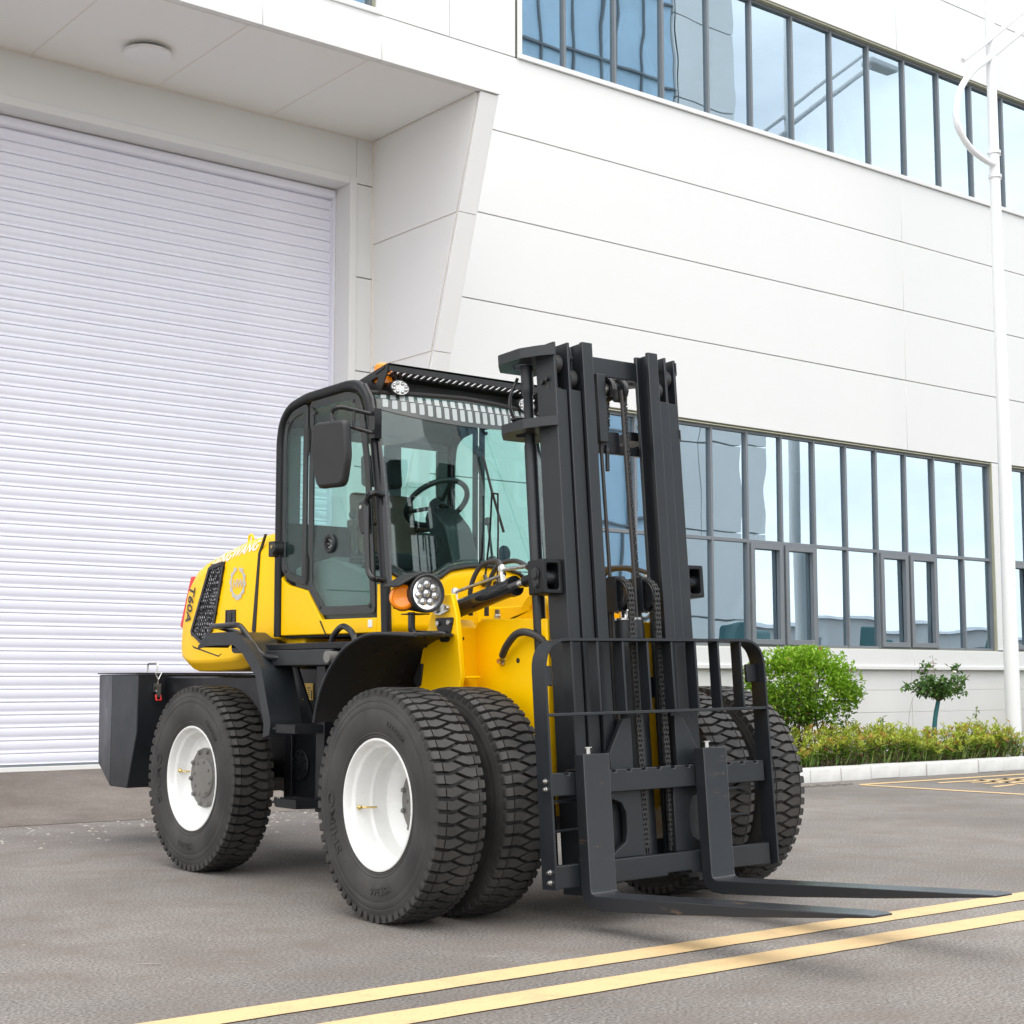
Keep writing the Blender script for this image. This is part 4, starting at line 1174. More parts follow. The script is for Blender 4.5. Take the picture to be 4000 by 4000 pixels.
# windscreen: bowed sheet with the cut-away lower edge; yellow cowl beneath it
def bow(x):
    s = (x-FX)/0.60; return -0.075*(1-min(1, abs(s))**2.4)
def ypil(z):                                          # A-pillar line
    pts = side_frame[::-1][:-5]
    for (y0, z0), (y1, z1) in zip(pts[:-1], pts[1:]):
        if z0 <= z <= z1 and z1 > z0: return y0+(y1-y0)*(z-z0)/(z1-z0)
    return 6.772 if z < 1.345 else 7.03
def wlow(x):
    a = abs(x-FX)
    pts = [(0.0, 1.722), (0.13, 1.712), (0.24, 1.690), (0.30, 1.648), (0.36, 1.625), (0.51, 1.628), (0.555, 1.655), (0.62, 1.700)]
    for (a0, z0), (a1, z1) in zip(pts[:-1], pts[1:]):
        if a0 <= a <= a1: return z0+(z1-z0)*(a-a0)/(a1-a0)
    return 1.70
xs_ = [X0+.012+(X1-X0-.024)*i/40 for i in range(41)]
def surf(zlo, zhi, nz, off):
    vs = []; fs = []
    for j in range(nz+1):
        for x in xs_:
            z = zlo(x)+(zhi(x)-zlo(x))*j/nz
            vs.append((x, ypil(min(z, 2.62))+bow(x)+off+(0.02 if z > 2.60 else 0)*0, z))
    for j in range(nz):
        for i in range(40):
            a = j*41+i; fs.append((a, a+1, a+42, a+41))
    return vs, fs
vs, fs = surf(wlow, lambda x: 2.655-.02*abs(x-FX)/.6, 22, -.012)
ws = P_(MB().add(vs, fs), 'windscreen', 'cab_glass', cab, smooth=60, fix=False)
ws.modifiers.new('thickness', 'SOLIDIFY').thickness = 0.004
def reflection_lo(x): return 2.505+.060*(abs(x-FX)/.6)**2.2  # lower edge of the visor rack's reflection, painted onto the glass
def on_glass(x, z, d): return (x, ypil(min(z, 2.62))+bow(x)-.012-d, z)
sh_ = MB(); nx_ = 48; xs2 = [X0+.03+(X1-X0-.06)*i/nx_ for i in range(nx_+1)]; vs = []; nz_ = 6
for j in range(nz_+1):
    for x in xs2: vs.append(on_glass(x, reflection_lo(x)-.012+(2.648-reflection_lo(x)+.012)*j/nz_, .003))
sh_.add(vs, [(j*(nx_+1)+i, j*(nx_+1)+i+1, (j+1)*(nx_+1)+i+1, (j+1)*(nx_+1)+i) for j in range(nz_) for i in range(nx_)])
shs = P_(sh_, 'rack_reflection', 'rack_reflection', cab, smooth=60, fix=False)
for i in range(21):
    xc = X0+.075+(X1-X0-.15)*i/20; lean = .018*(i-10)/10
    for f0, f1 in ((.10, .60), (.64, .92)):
        zl = reflection_lo(xc); H_ = 2.642-zl; z0_, z1_ = zl+H_*f0, zl+H_*f1
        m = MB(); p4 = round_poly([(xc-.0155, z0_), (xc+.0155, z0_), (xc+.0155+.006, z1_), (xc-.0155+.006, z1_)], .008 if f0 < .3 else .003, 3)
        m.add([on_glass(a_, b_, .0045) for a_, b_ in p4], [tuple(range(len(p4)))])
        P_(m, 'slot_reflection', 'slot_reflection', shs, smooth=0, fix=False)
vs, fs = surf(lambda x: 1.345, lambda x: wlow(x)-.012, 6, -.012)
cowl = P_(MB().add(vs, fs), 'front_cowl', 'yellow_paint', cab, smooth=60, fix=False)
cowl.modifiers.new('thickness', 'SOLIDIFY').thickness = 0.012
P_(MB().tube([(x, ypil(wlow(x))+bow(x)-.014, wlow(x)-.008) for x in xs_], .011, 8), 'screen_seal', 'rubber_trim', cab)
P_(MB().tube([(x, ypil(2.62)+bow(x)-.01, 2.658-.02*abs(x-FX)/.6) for x in xs_], .014, 8), 'roof_seal', 'rubber_trim', cab)
for x in (X0+.004, X1-.004):
    P_(MB().tube([(x, y-.026, z) for y, z in side_frame[::-1][1:6]], .017, 8), 'corner_trim', 'black_gloss', cab)
# front visor rack: slotted plate on two brackets
vr = MB(); ya, yb, za, zb = 6.85, 7.00, 2.775, 2.735
def rk(y): return za+(zb-za)*(y-ya)/(yb-ya)
def slab(x0, x1, y0, y1, t=.010):
    vr.add([(x0,y0,rk(y0)),(x1,y0,rk(y0)),(x1,y1,rk(y1)),(x0,y1,rk(y1)),(x0,y0,rk(y0)+t),(x1,y0,rk(y0)+t),(x1,y1,rk(y1)+t),(x0,y1,rk(y1)+t)],
           [(3,2,1,0),(4,5,6,7),(0,1,5,4),(1,2,6,5),(2,3,7,6),(3,0,4,7)])
XA, XB = 4.585, mir(4.585)
slab(XA, XB, ya, ya+.035); slab(XA, XB, yb-.03, yb+.03)
nb = 25
for i in range(nb+1):
    x = XA+(XB-XA)*i/nb
    slab(x-.009, x+.009, ya+.035, yb-.03)
vr.box((XA, ya, 2.745), (XB, ya+.006, 2.787)); vr.box((XA, yb+.022, 2.665), (XB, yb+.03, 2.735))
vis = P_(vr, 'visor_rack', 'black_plastic', cab, smooth=0)
for x in (XA, XB):
    br = round_poly([(7.19, 2.725), (6.855, 2.790), (6.862, 2.745), (6.965, 2.595), (7.005, 2.60), (7.06, 2.68), (7.185, 2.695)], .012, 3)
    c_ = (6.985, 2.715)
    ho = [(c_[0]+.032*cos(2*pi*k/len(br)), c_[1]+.026*sin(2*pi*k/len(br))) for k in range(len(br))]
    # order hole points to follow the outline
    a0 = [atan2(p[1]-c_[1], p[0]-c_[0]) for p in br]
    ho = [(c_[0]+.034*cos(a), c_[1]+.027*sin(a)) for a in a0]
    P_(MB().ring(br, ho, 'x', x-.004, x+.004), 'bracket', 'black_plastic', vis, smooth=0)
    s_ = -1 if x < FX else 1
    P_(MB().bolt((x+s_*.004, 7.165, 2.712), (s_,0,0), .013, .010).bolt((x+s_*.004, 6.985, 2.617), (s_,0,0), .013, .010), 'bracket_bolt', 'zinc', vis)
    # oval work lamp hung under the rack
    lxp = x-s_*.105
    lm = MB(); pr = []
    for (sc, yy) in ((.80, 6.955), (.97, 6.94), (1.0, 6.915), (1.0, 6.897), (.93, 6.893), (.90, 6.900)):
        pr.append([(lxp+.064*sc*cos(2*pi*k/32), yy, 2.672+.042*sc*sin(2*pi*k/32)) for k in range(32)])
    vs = [p for r in pr for p in r]; fs = [(j*32+k, j*32+(k+1) % 32, (j+1)*32+(k+1) % 32, (j+1)*32+k) for j in range(5) for k in range(32)]+[tuple(range(32))]
    lm.add(vs, fs); lm.box((lxp-.02, 6.91, 2.71), (lxp-.014, 6.93, 2.755)); lm.box((lxp+.014, 6.91, 2.71), (lxp+.02, 6.93, 2.755))
    wl_ = P_(lm, 'work_lamp', 'black_plastic', vis)
    P_(MB().add([(lxp+.060*cos(2*pi*k/32), 6.899, 2.672+.038*sin(2*pi*k/32)) for k in range(32)], [tuple(range(32))]), 'reflector', 'lamp_reflector', wl_, smooth=0, fix=False)
    le = MB()
    for k in range(8):
        a = 2*pi*(k+.5)/8; le.lathe([(0.011, 0), (0.010, .004), (0.006, .008), (0, .0095)], (lxp+.042*cos(a), 6.8985, 2.672+.024*sin(a)), (0,-1,0), 10)
    P_(le, 'lens', 'lamp_lens', wl_)
bc = MB().lathe([(0.055, 0), (0.055, .02), (0.050, .022), (0.050, .060), (0.053, .062), (0.053, .072), (0.050, .074), (0.048, .10), (0.035, .113), (0, .118)], (4.66, 7.02, 2.705), (0,0,1), 28)
P_(bc, 'beacon', 'amber', cab)
# wiper: twin arms and blade
def on_screen(x, z, d): return (x, ypil(min(z, 2.62))+bow(x)-.02-d, z)
wp = MB().tube([on_screen(5.105, 1.64, .012), on_screen(5.155, 1.90, .022), on_screen(5.185, 2.115, .03)], .0055, 6).tube([on_screen(5.19, 1.64, .012), on_screen(5.21, 1.88, .022), on_screen(5.228, 2.115, .03)], .0055, 6)
wp.tube([on_screen(5.18, 2.118, .03), on_screen(5.23, 2.116, .03)], .006, 6)
for x in (5.10, 5.185): wp.lathe([(0.020, 0), (0.018, .025), (0.010, .03)], (x, 6.69, 1.615), (0,-1,.3), 12); wp.tube([(x, 6.66, 1.62), on_screen(x+.005, 1.66, .012)], .011, 8)
wo = P_(wp, 'wiper', 'black_gloss', cab)
P_(MB().tube([on_screen(5.165, 2.335, .012), on_screen(5.20, 2.13, .014), on_screen(5.262, 1.905, .010)], .0075, 6), 'wiper_blade', 'rubber_trim', wo)
# washer/latch block on the rear quarter light
P_(MB().box((X0-.055, 7.865, 1.805), (X0-.012, 7.925, 1.895)).lathe([(0.030, -.035), (0.030, .035)], (X0-.035, 7.855, 1.85), (1,0,0), 16), 'window_catch', 'black_plastic', cab, bevel=0.006)
P_(MB().tube([(X0-.075, 7.855, 1.86), (X0-.03, 7.855, 1.86)], .010, 8), 'catch_pin', 'brass', cab)

# ---- cab interior --------------------------------------------------
seat = MB().prism(round_poly([(7.30, 1.70), (7.68, 1.67), (7.70, 1.76), (7.62, 1.80), (7.30, 1.82)], .04, 4), 'x', 4.90, 5.36)
seat = P_(seat, 'seat', 'seat_black', bevel=0.03, seg=3)
P_(MB().prism(round_poly([(7.60, 1.74), (7.70, 2.20), (7.78, 2.20), (7.74, 1.74)], .04, 4), 'x', 4.92, 5.34), 'backrest', 'seat_brown', seat, bevel=0.035, seg=3)
P_(MB().prism(round_poly([(7.69, 2.24), (7.71, 2.43), (7.78, 2.43), (7.77, 2.24)], .03, 4), 'x', 5.00, 5.26), 'headrest', 'seat_black', seat, bevel=0.03, seg=3)
P_(MB().box((4.86, 7.42, 1.98), (4.93, 7.70, 2.03)).box((5.33, 7.42, 1.98), (5.40, 7.70, 2.03)), 'armrest', 'seat_brown', seat, bevel=0.015, seg=3)
P_(MB().prism([(7.35, 1.39), (7.70, 1.39), (7.66, 1.67), (7.40, 1.69)], 'x', 4.96, 5.30), 'seat_base', 'black_plastic', seat, bevel=0.01)
ds = MB().prism(round_poly([(6.86, 1.39), (7.00, 1.39), (7.02, 1.80), (7.14, 2.00), (7.08, 2.07), (6.93, 1.94), (6.84, 1.70)], .03, 4), 'x', 5.02, 5.20)
ds = P_(ds, 'steering_column', 'black_plastic', bevel=0.012, seg=3)
cst = Vector((5.11, 7.14, 2.095)); an = Vector((0, .62, .78))
e1 = Vector((1,0,0)); e2 = an.cross(e1)
P_(MB().tube([cst+(e1*cos(a)+e2*sin(a))*.185 for a in [2*pi*k/36 for k in range(37)]], .016, 8, caps=False), 'steering_wheel', 'black_plastic', ds)
sp2 = MB()
for a in (0.5, 2.6, 4.71): sp2.tube([cst-an*.03, cst+(e1*cos(a)+e2*sin(a))*.18], .013, 6)
sp2.lathe([(0.045, -.05), (0.05, 0), (0.03, .015)], cst, an, 16)
P_(sp2, 'spoke', 'black_plastic', ds)
P_(MB().lathe([(0.0, -.02), (0.028, -.01), (0.030, .01), (0.02, .03), (0, .035)], cst+e1*.10+e2*.155+an*.02, an, 14), 'spinner_knob', 'black_plastic', ds)
co = P_(MB().prism([(6.95, 1.39), (7.80, 1.39), (7.80, 1.74), (7.40, 1.78), (6.98, 1.66)], 'x', X0+.05, 4.80), 'console', 'cab_inner_grey', bevel=0.02, seg=3)
for y, x in ((7.12, 4.66), (7.26, 4.66), (7.12, 5.50)):
    lv = MB().lathe([(0.052, 0), (0.058, .012), (0.046, .025), (0.052, .037), (0.040, .05), (0.045, .062), (0.034, .075), (0.038, .087), (0.026, .10), (0.018, .11)], (x, y, 1.70), (0.0, .12, 1), 16)
    lv.tube([(x, y+.01, 1.80), (x, y+.05, 2.00)], .008, 6); lv.lathe([(0.0, 0), (0.02, .008), (0.022, .03), (0.012, .05), (0, .052)], (x, y+.048, 1.99), (0, .2, 1), 12)
    P_(lv, 'lever', 'black_plastic', co)
P_(MB().prism([(6.95, 1.39), (7.80, 1.39), (7.80, 1.74), (7.40, 1.78), (6.98, 1.66)], 'x', mir(4.80), X1-.05), 'console', 'cab_inner', bevel=0.02, seg=3)
P_(MB().box((X0+.02, 7.835, 1.39), (X1-.02, 7.845, 2.0)), 'trim_panel', 'cab_inner', smooth=0)
P_(MB().prism([(6.80, 1.39), (6.86, 1.39), (6.84, 1.62), (6.76, 1.66)], 'x', X0+.06, X1-.06), 'dashboard', 'black_plastic', bevel=0.01)

# ---- platform, steps, mudguards between the wheels -----------------
for s_, fl in ((1, lambda x: x), (-1, mir)):
    def bx(m, x0, x1, y0, y1, z0, z1):
        a, b = sorted((fl(x0), fl(x1))); return m.box((a, y0, z0), (b, y1, z1))
    pl = bx(MB(), 4.375, 4.76, 7.08, 7.82, 1.176, 1.262)
    plat = P_(pl, 'platform', 'mast_paint', bevel=0.006)
    P_(bx(MB(), 4.40, 4.76, 6.70, 7.90, 1.262, 1.30), 'platform_rail', 'black_paint', plat, bevel=0.006)
    P_(bx(MB(), 4.40, 4.48, 7.165, 7.25, 0.40, 1.176), 'step_post', 'black_paint', plat, bevel=0.006)
    P_(bx(MB(), 4.66, 4.70, 7.30, 8.02, 0.395, 1.176), 'tank', 'black_paint', plat, bevel=0.02, seg=3)
    P_(bx(MB(), 4.635, 4.662, 7.90, 7.985, 0.42, 0.95), 'tank_rib', 'black_paint', plat, bevel=0.006)
    cv = MB().lathe([(0.085, 0), (0.085, .012), (0.078, .016), (0, .017)], (fl(4.660), 7.82, .615), (-s_,0,0), 32)
    for k in range(8): cv.bolt((fl(4.643), 7.82+.07*cos(k*pi/4+.4), .615+.07*sin(k*pi/4+.4)), (-s_,0,0), .009, .008)
    P_(cv, 'tank_cover', 'black_paint', plat)
    gv = MB().prism([(7.62, 1.17), (7.70, 1.17), (7.44, .86), (7.42, .86)], 'x', *sorted((fl(4.50), fl(4.512))))
    P_(gv, 'gusset', 'black_paint', plat, smooth=0)
    dc = P_(bx(MB(), 4.655, 4.6585, 7.705, 7.815, 0.985, 1.080), 'warning_plate', 'decal_yellow', plat, smooth=0)
    tl = MB()
    def ft(p, q): tl.add([(fl(4.654), p[0], p[1]), (fl(4.654), q[0], p[1]), (fl(4.654), q[0], q[1]), (fl(4.654), p[0], q[1])], [(0,1,2,3)])
    for k in range(4): ft((7.775, 1.0+.012*k), (7.802, 1.004+.012*k)); ft((7.735, 1.0+.012*k), (7.76, 1.004+.012*k))
    ft((7.730, 1.05), (7.765, 1.056)); ft((7.712, .99), (7.724, 1.04))
    tl.add([(fl(4.654), 7.780, 1.045), (fl(4.654), 7.805, 1.045), (fl(4.654), 7.7925, 1.070)], [(0,1,2)])
    P_(tl, 'plate_print', 'decal_black', dc, smooth=0, fix=False)
    # serrated steps
    for zt, y0, y1, xo in ((0.862, 7.19, 7.50, 4.25), (0.470, 7.17, 7.50, 4.25)):
        st = MB(); a = [(xo+.05, y1), (xo, y1-.10), (xo, y0+.02), (4.40, y0-.02), (4.60, y0-.02), (4.60, y1)]
        pa = [(fl(p[0]), p[1]) for p in a]
        for q in range(len(pa)-2):
            (xa, y_a), (xb, y_b) = pa[q], pa[q+1]
            st.add([(xa,y_a,zt-.045),(xb,y_b,zt-.045),(xb,y_b,zt),(xa,y_a,zt),(xa+s_*.006,y_a+.002,zt-.045),(xb+s_*.006,y_b+.002,zt-.045),(xb+s_*.006,y_b+.002,zt),(xa+s_*.006,y_a+.002,zt)],
                   [(0,1,2,3),(5,4,7,6),(3,2,6,7),(1,0,4,5),(0,3,7,4),(2,1,5,6)])
        so_ = P_(st, 'step', 'black_paint', plat, smooth=0)
        tm = MB()
        for xx in (xo+.02, xo+.06, xo+.10, xo+.14):
            for k in range(14):
                yy = y0+.02+k*(y1-y0-.06)/14
                tm.add([(fl(xx), yy, zt-.02), (fl(xx), yy+.018, zt-.02), (fl(xx), yy+.009, zt+.006), (fl(xx+.004), yy, zt-.02), (fl(xx+.004), yy+.018, zt-.02), (fl(xx+.004), yy+.009, zt+.006)], [(0,1,2),(5,4,3),(0,2,5,3),(1,4,5,2)])
            a_, b_ = sorted((fl(xx), fl(xx+.004))); tm.box((a_, y0+.01, zt-.03), (b_, y1-.02, zt-.018))
        o = P_(tm, 'step_teeth', 'black_paint', so_, smooth=0); o['kind'] = 'stuff'
    # rear mudguard: bent plate with a flange and its hand rail
    mg = [(p.y, p.z) for p in fillet([(0, 8.40, 1.300), (0, 8.25, 1.372), (0, 7.96, 1.372), (0, 7.83, 1.318), (0, 7.645, 1.165), (0, 7.53, .865), (0, 7.545, .80)], .022, 2)]
    mm = MB(); vs = []
    for i, (y, z) in enumerate(mg):
        p0, p1 = mg[max(i-1, 0)], mg[min(i+1, len(mg)-1)]
        t = Vector((p1[0]-p0[0], p1[1]-p0[1])).normalized(); nrm = Vector((t.y, -t.x))
        if nrm.y < 0 and i < 10: nrm = -nrm
        nrm = Vector((-abs(t.y), abs(t.x)))          # outward: up and forward
        k = i/(len(mg)-1)
        w = .075 if k > .04 else .02
        vs += [(fl(4.285), y-nrm.x*w, z-nrm.y*w), (fl(4.285), y, z), (fl(4.485), y, z), (fl(4.485), y-nrm.x*.012, z-nrm.y*.012), (fl(4.297), y-nrm.x*.012, z-nrm.y*.012), (fl(4.297), y-nrm.x*w, z-nrm.y*w)]
    N6 = len(mg)
    fs = [(i*6+k, i*6+(k+1) % 6, (i+1)*6+(k+1) % 6, (i+1)*6+k) for i in range(N6-1) for k in range(6)]+[(0,1,2,3,4,5), tuple((N6-1)*6+k for k in range(6))]
    mm.add(vs, fs)
    mgo = P_(mm, 'rear_mudguard', 'mast_paint', bevel=0.005)
    P_(MB().tube(fillet([(fl(4.47), 8.10, 1.35), (fl(4.36), 8.30, 1.412), (fl(4.33), 8.33, 1.412), (fl(4.33), 7.98, 1.412), (fl(4.35), 7.745, 1.235), (fl(4.37), 7.66, 1.222), (fl(4.40), 7.60, 1.222)], .035, 5), .0165, 10), 'hand_rail', 'black_gloss', mgo)
    # front mudguard over the dual wheels
    fg = spline([(6.735, .885), (6.715, .96), (6.66, 1.065), (6.575, 1.165), (6.45, 1.252), (6.28, 1.305), (6.12, 1.310), (5.86, 1.298), (5.66, 1.288), (5.50, 1.280)], 4)
    fm = MB(); ta = .010; vs = []
    NX, NS = 15, 40
    xw = [4.08+(4.67-4.08)*k/(NX-1) for k in range(NX)]
    def fg_at(f, x):
        yend = 5.854+(x-4.08)/.58*.426
        e = max(i for i in range(len(fg)) if fg[i][0] >= yend)
        L_ = [0.0]
        for i in range(1, e+1): L_.append(L_[-1]+sqrt((fg[i][0]-fg[i-1][0])**2+(fg[i][1]-fg[i-1][1])**2))
        d = f*L_[-1]; i = 0
        while i < e-1 and L_[i+1] < d: i += 1
        t = (d-L_[i])/(L_[i+1]-L_[i])
        return fg[i][0]+(fg[i+1][0]-fg[i][0])*t, fg[i][1]+(fg[i+1][1]-fg[i][1])*t
    for i in range(NS+1):
        row = []
        for k in range(NX):
            y, z = fg_at(i/NS, xw[k]); rib = .006*(0.5-0.5*cos(2*pi*k/(NX-1)*4))
            row.append((fl(xw[k]), y-rib*.4, z+rib))
        vs += row+[(a_, b_+ta*.7, c_+ta) for a_, b_, c_ in row]
    M2 = 2*NX; fs = []
    for i in range(NS):
        for k in range(NX-1):
            fs += [(i*M2+k, (i+1)*M2+k, (i+1)*M2+k+1, i*M2+k+1), (i*M2+NX+k, i*M2+NX+k+1, (i+1)*M2+NX+k+1, (i+1)*M2+NX+k)]
        fs += [(i*M2, i*M2+NX, (i+1)*M2+NX, (i+1)*M2), (i*M2+NX-1, (i+1)*M2+NX-1, (i+1)*M2+M2-1, i*M2+M2-1)]
    e = NS*M2
    fs += [tuple(range(NX))+tuple(range(M2-1, NX-1, -1)), tuple(e+k for k in range(NX))+tuple(e+k for k in range(M2-1, NX-1, -1))]
    fm.add(vs, fs)
    fgo = P_(fm, 'front_mudguard', 'black_plastic', smooth=50)
    P_(MB().tube([(fl(4.078), p[0], p[1]+.004) for p in fg if p[0] > 5.85], .0085, 8), 'edge_bead', 'mast_paint', fgo)
    P_(MB().tube([(fl(x), fg_at(1, x)[0], fg_at(1, x)[1]+.006) for x in xw], .0085, 8), 'edge_bead', 'mast_paint', fgo)
    bt = MB()
    for i in (9, 11, 15, 17, 21, 23):
        y, z = fg[i][0], fg[i][1]
        for x in (4.28, 4.40, 4.52):
            if y < 5.90+(x-4.08)/.58*.426: continue
            t = Vector((0, fg[i+1][0]-fg[i-1][0], fg[i+1][1]-fg[i-1][1])).normalized(); nn_ = Vector((0, t.z, -t.y)); nn_ = nn_ if nn_.z < 0 else -nn_
            bt.lathe([(0.015, 0), (0.015, .003), (0.009, .004), (0.009, .010), (0.006, .012)], (fl(x), y, z+.003), nn_, 8)
    P_(bt, 'mudguard_bolt', 'black_plastic', fgo)
    # bent rail and round bar stub on the platform
    P_(MB().tube(fillet([(fl(4.43), 7.155, 1.262), (fl(4.43), 7.14, 1.33), (fl(4.43), 7.04, 1.395), (fl(4.43), 6.93, 1.34), (fl(4.43), 6.90, 1.262)], .06, 5), .0165, 10), 'hoop_rail', 'black_gloss', plat)
    P_(MB().lathe([(0.032, 0), (0.032, .03), (0.0, .031)], (fl(4.375), 7.06, 1.22), (-s_,0,0), 24).cyl((fl(4.375), 7.06, 1.22), (fl(4.74), 7.06, 1.22), .03, 16), 'cross_bar', 'hub_grey', plat)
    P_(bx(MB(), 4.60, 4.66, 6.96, 7.0, .78, .87), 'gauge', 'zinc', plat, bevel=0.004)
    P_(bx(MB(), 4.597, 4.60, 6.968, 6.985, .80, .862), 'gauge_glass', 'red_plastic', plat, smooth=0)

    # ---- front frame towers, head lamps, tilt cylinders ----------------
    tw = [(6.44, 1.30), (6.335, 1.520), (6.21, 1.522), (6.17, 1.42), (6.125, 1.12), (6.14, 1.085), (6.18, .70), (6.62, .70), (6.505, 1.08)]
    P_(MB().prism(tw, 'x', *sorted((fl(4.535), fl(4.565)))), 'tower_plate', 'yellow_paint', bevel=0.006)
    twb = MB(); a_, b_ = sorted((fl(4.566), fl(4.735)))
    twb.prism([(6.235, .60), (6.42, .60), (6.44, 1.34), (6.30, 1.40), (6.26, 1.36)], 'x', a_, b_)
    P_(twb, 'tower_web', 'yellow_paint', bevel=0.006)
    P_(bx(MB(), 4.566, 4.66, 6.13, 6.24, 1.105, 1.118), 'tower_foot', 'yellow_paint', bevel=0.004)
    pin = MB().prism(round_poly([(6.345, 1.475), (6.345, 1.425), (6.29, 1.418), (6.215, 1.44), (6.215, 1.462), (6.30, 1.478)], .02, 5), 'x', *sorted((fl(4.535), fl(4.524))))
    pin.lathe([(0.022, 0), (0.022, .01), (0.017, .012), (0, .012)], (fl(4.524), 6.318, 1.450), (-s_,0,0), 18); pin.bolt((fl(4.524), 6.235, 1.452), (-s_,0,0), .012, .012)
    P_(pin, 'pin_cover', 'zinc')
    hb = MB().prism(round_poly([(6.335, 1.405), (6.185, 1.405), (6.19, 1.38), (6.225, 1.285), (6.29, 1.285), (6.325, 1.37)], .012, 3), 'x', *sorted((fl(4.535), fl(4.527))))
    hbo = P_(hb, 'lamp_bracket', 'black_plastic')
    P_(MB().bolt((fl(4.526), 6.305, 1.377), (-s_,0,0), .014, .010).bolt((fl(4.526), 6.215, 1.380), (-s_,0,0), .014, .010), 'bracket_bolt', 'zinc', hbo)
    P_(MB().tube(fillet([(fl(4.525), 6.245, 1.322), (fl(4.44), 6.30, 1.322), (fl(4.385), 6.335, 1.325), (fl(4.385), 6.335, 1.43)], .05, 6), .018, 12), 'lamp_arm', 'black_gloss', hbo)
    hc = Vector((fl(4.405), 6.24, 1.52)); fw = Vector((-s_*.13, -.99, 0)).normalized()
    hl = MB().lathe([(0.055, .085), (0.075, .075), (0.090, .045), (0.096, .01), (0.096, -.012), (0.090, -.018), (0.080, -.016), (0.078, .004)], hc, -fw, 40, caps=False)
    # housing cowl reaching back to the amber lamp
    cw_ = MB()
    a = Vector((fl(4.325), 6.33, 1.505))
    prof_ = [(hc+Vector((0, .02, .098)), hc+Vector((0, .02, -.098))), (hc+Vector((-s_*.05, .06, .080)), hc+Vector((-s_*.05, .06, -.085))), (a+Vector((-s_*.045, .02, .058)), a+Vector((-s_*.045, .02, -.062)))]
    vs = []
    for t_, b2 in prof_:
        vs += [t_+Vector((s_*.05, .03, -.01)), t_, b2, b2+Vector((s_*.05, .03, .01))]
    cw_.add(vs, [(0,1,5,4), (1,2,6,5), (2,3,7,6), (3,0,4,7), (4,5,9,8), (5,6,10,9), (6,7,11,10), (7,4,8,11), (0,3,2,1), (8,9,10,11)])
    hlo = P_(hl, 'head_lamp', 'black_plastic', bevel=0)
    P_(cw_, 'lamp_housing', 'black_plastic', hlo, bevel=0.008, smooth=50)
    P_(MB().prism([(fl(4.425), 1.618), (fl(4.385), 1.626), (fl(4.33), 1.606), (fl(4.235), 1.556), (fl(4.238), 1.545), (fl(4.33), 1.592), (fl(4.40), 1.606)], 'y', 6.235, 6.37), 'lamp_visor', 'black_plastic', hlo, bevel=0.003)
    rfm = MB().lathe([(0.080, -.006), (0.076, -.004), (0.060, .004), (0.0, .006)], hc, -fw, 40)
    P_(rfm, 'reflector', 'lamp_reflector', hlo)
    e1_ = Vector((0,0,1)).cross(fw).normalized(); e2_ = Vector((0,0,1)); le = MB()
    for k in range(8):
        q_ = hc+fw*.002 if k == 7 else hc+fw*.002+(e1_*cos(2*pi*k/7+pi/2)+e2_*sin(2*pi*k/7+pi/2))*.047
        le.lathe([(0.0195, 0), (0.018, .006), (0.012, .012), (0.004, .015), (0, .0152)], q_, fw, 14)
    P_(le, 'lens', 'lamp_lens', hlo)
    # gloss cover ring
    am = Vector((fl(4.318), 6.315, 1.500)); ad = Vector((-s_*.62, -.78, 0)).normalized()
    P_(MB().lathe([(0.050, -.045), (0.066, -.04), (0.066, -.012)], am, ad, 32), 'indicator_base', 'red_lens', hlo)
    P_(MB().lathe([(0.067, -.020), (0.067, .0)], am, ad, 32), 'indicator_band', 'black_plastic', hlo)
    P_(MB().lathe([(0.066, 0), (0.066, .014), (0.060, .030), (0.050, .036), (0.046, .030), (0.0, .026)], am, ad, 32), 'indicator', 'amber', hlo)
    P_(MB().box((min(fl(4.35), fl(4.45)), 6.27, 1.418), (max(fl(4.35), fl(4.45)), 6.38, 1.424)), 'lamp_foot', 'black_plastic', hlo, bevel=0.002)
    # tilt cylinder
    c0, c1 = Vector((fl(4.65), 6.34, 1.447)), Vector((fl(4.65), 5.845, 1.548)); dr_ = (c1-c0).normalized()
    tc2 = MB().tube([c0-dr_*.0, c1-dr_*.03, c1-dr_*.03, c1-dr_*.0], [.044, .044, .050, .050], 24)
    tco = P_(tc2, 'tilt_cylinder', 'black_gloss', smooth=40)
    P_(MB().tube([c1, c1+dr_*.09], .021, 16), 'piston_rod', 'chrome', tco)
    P_(MB().tube([c1+dr_*.075, c1+dr_*.15], .028, 12), 'rod_eye', 'black_paint', tco)
    up_ = Vector((0, .2, .98))
    P_(MB().tube([c0+dr_*.02+up_*.045, c0+dr_*.02+up_*.085], .012, 8).lathe([(0.016, 0), (0.018, .02), (0.012, .03)], c0+dr_*.02+up_*.08, (0,0,1), 6).tube([c0+dr_*.03+up_*.088, c1-dr_*.10+up_*.075], .0085, 8)
       .tube([c1-dr_*.09+up_*.04, c1-dr_*.09+up_*.105], .013, 8).lathe([(0.018, 0), (0.020, .02), (0.012, .032)], c1-dr_*.09+up_*.095, (0,0,1), 6).tube([c1-dr_*.08+up_*.1, c1+dr_*.10+up_*.07], .0095, 8), 'hydraulic_pipe', 'zinc', tco)
    h1 = spline([(fl(4.70), 6.27, 1.42), (fl(4.70), 6.27, 1.56), (fl(4.71), 6.20, 1.665), (fl(4.70), 6.05, 1.68), (fl(4.66), 5.96, 1.62), (fl(4.655), 5.94, 1.605)], 6)
    h2 = spline([(fl(4.80), 6.27, 1.42), (fl(4.80), 6.26, 1.56), (fl(4.80), 6.18, 1.665), (fl(4.76), 5.98, 1.68), (fl(4.70), 5.78, 1.62), (fl(4.68), 5.70, 1.60)], 6)
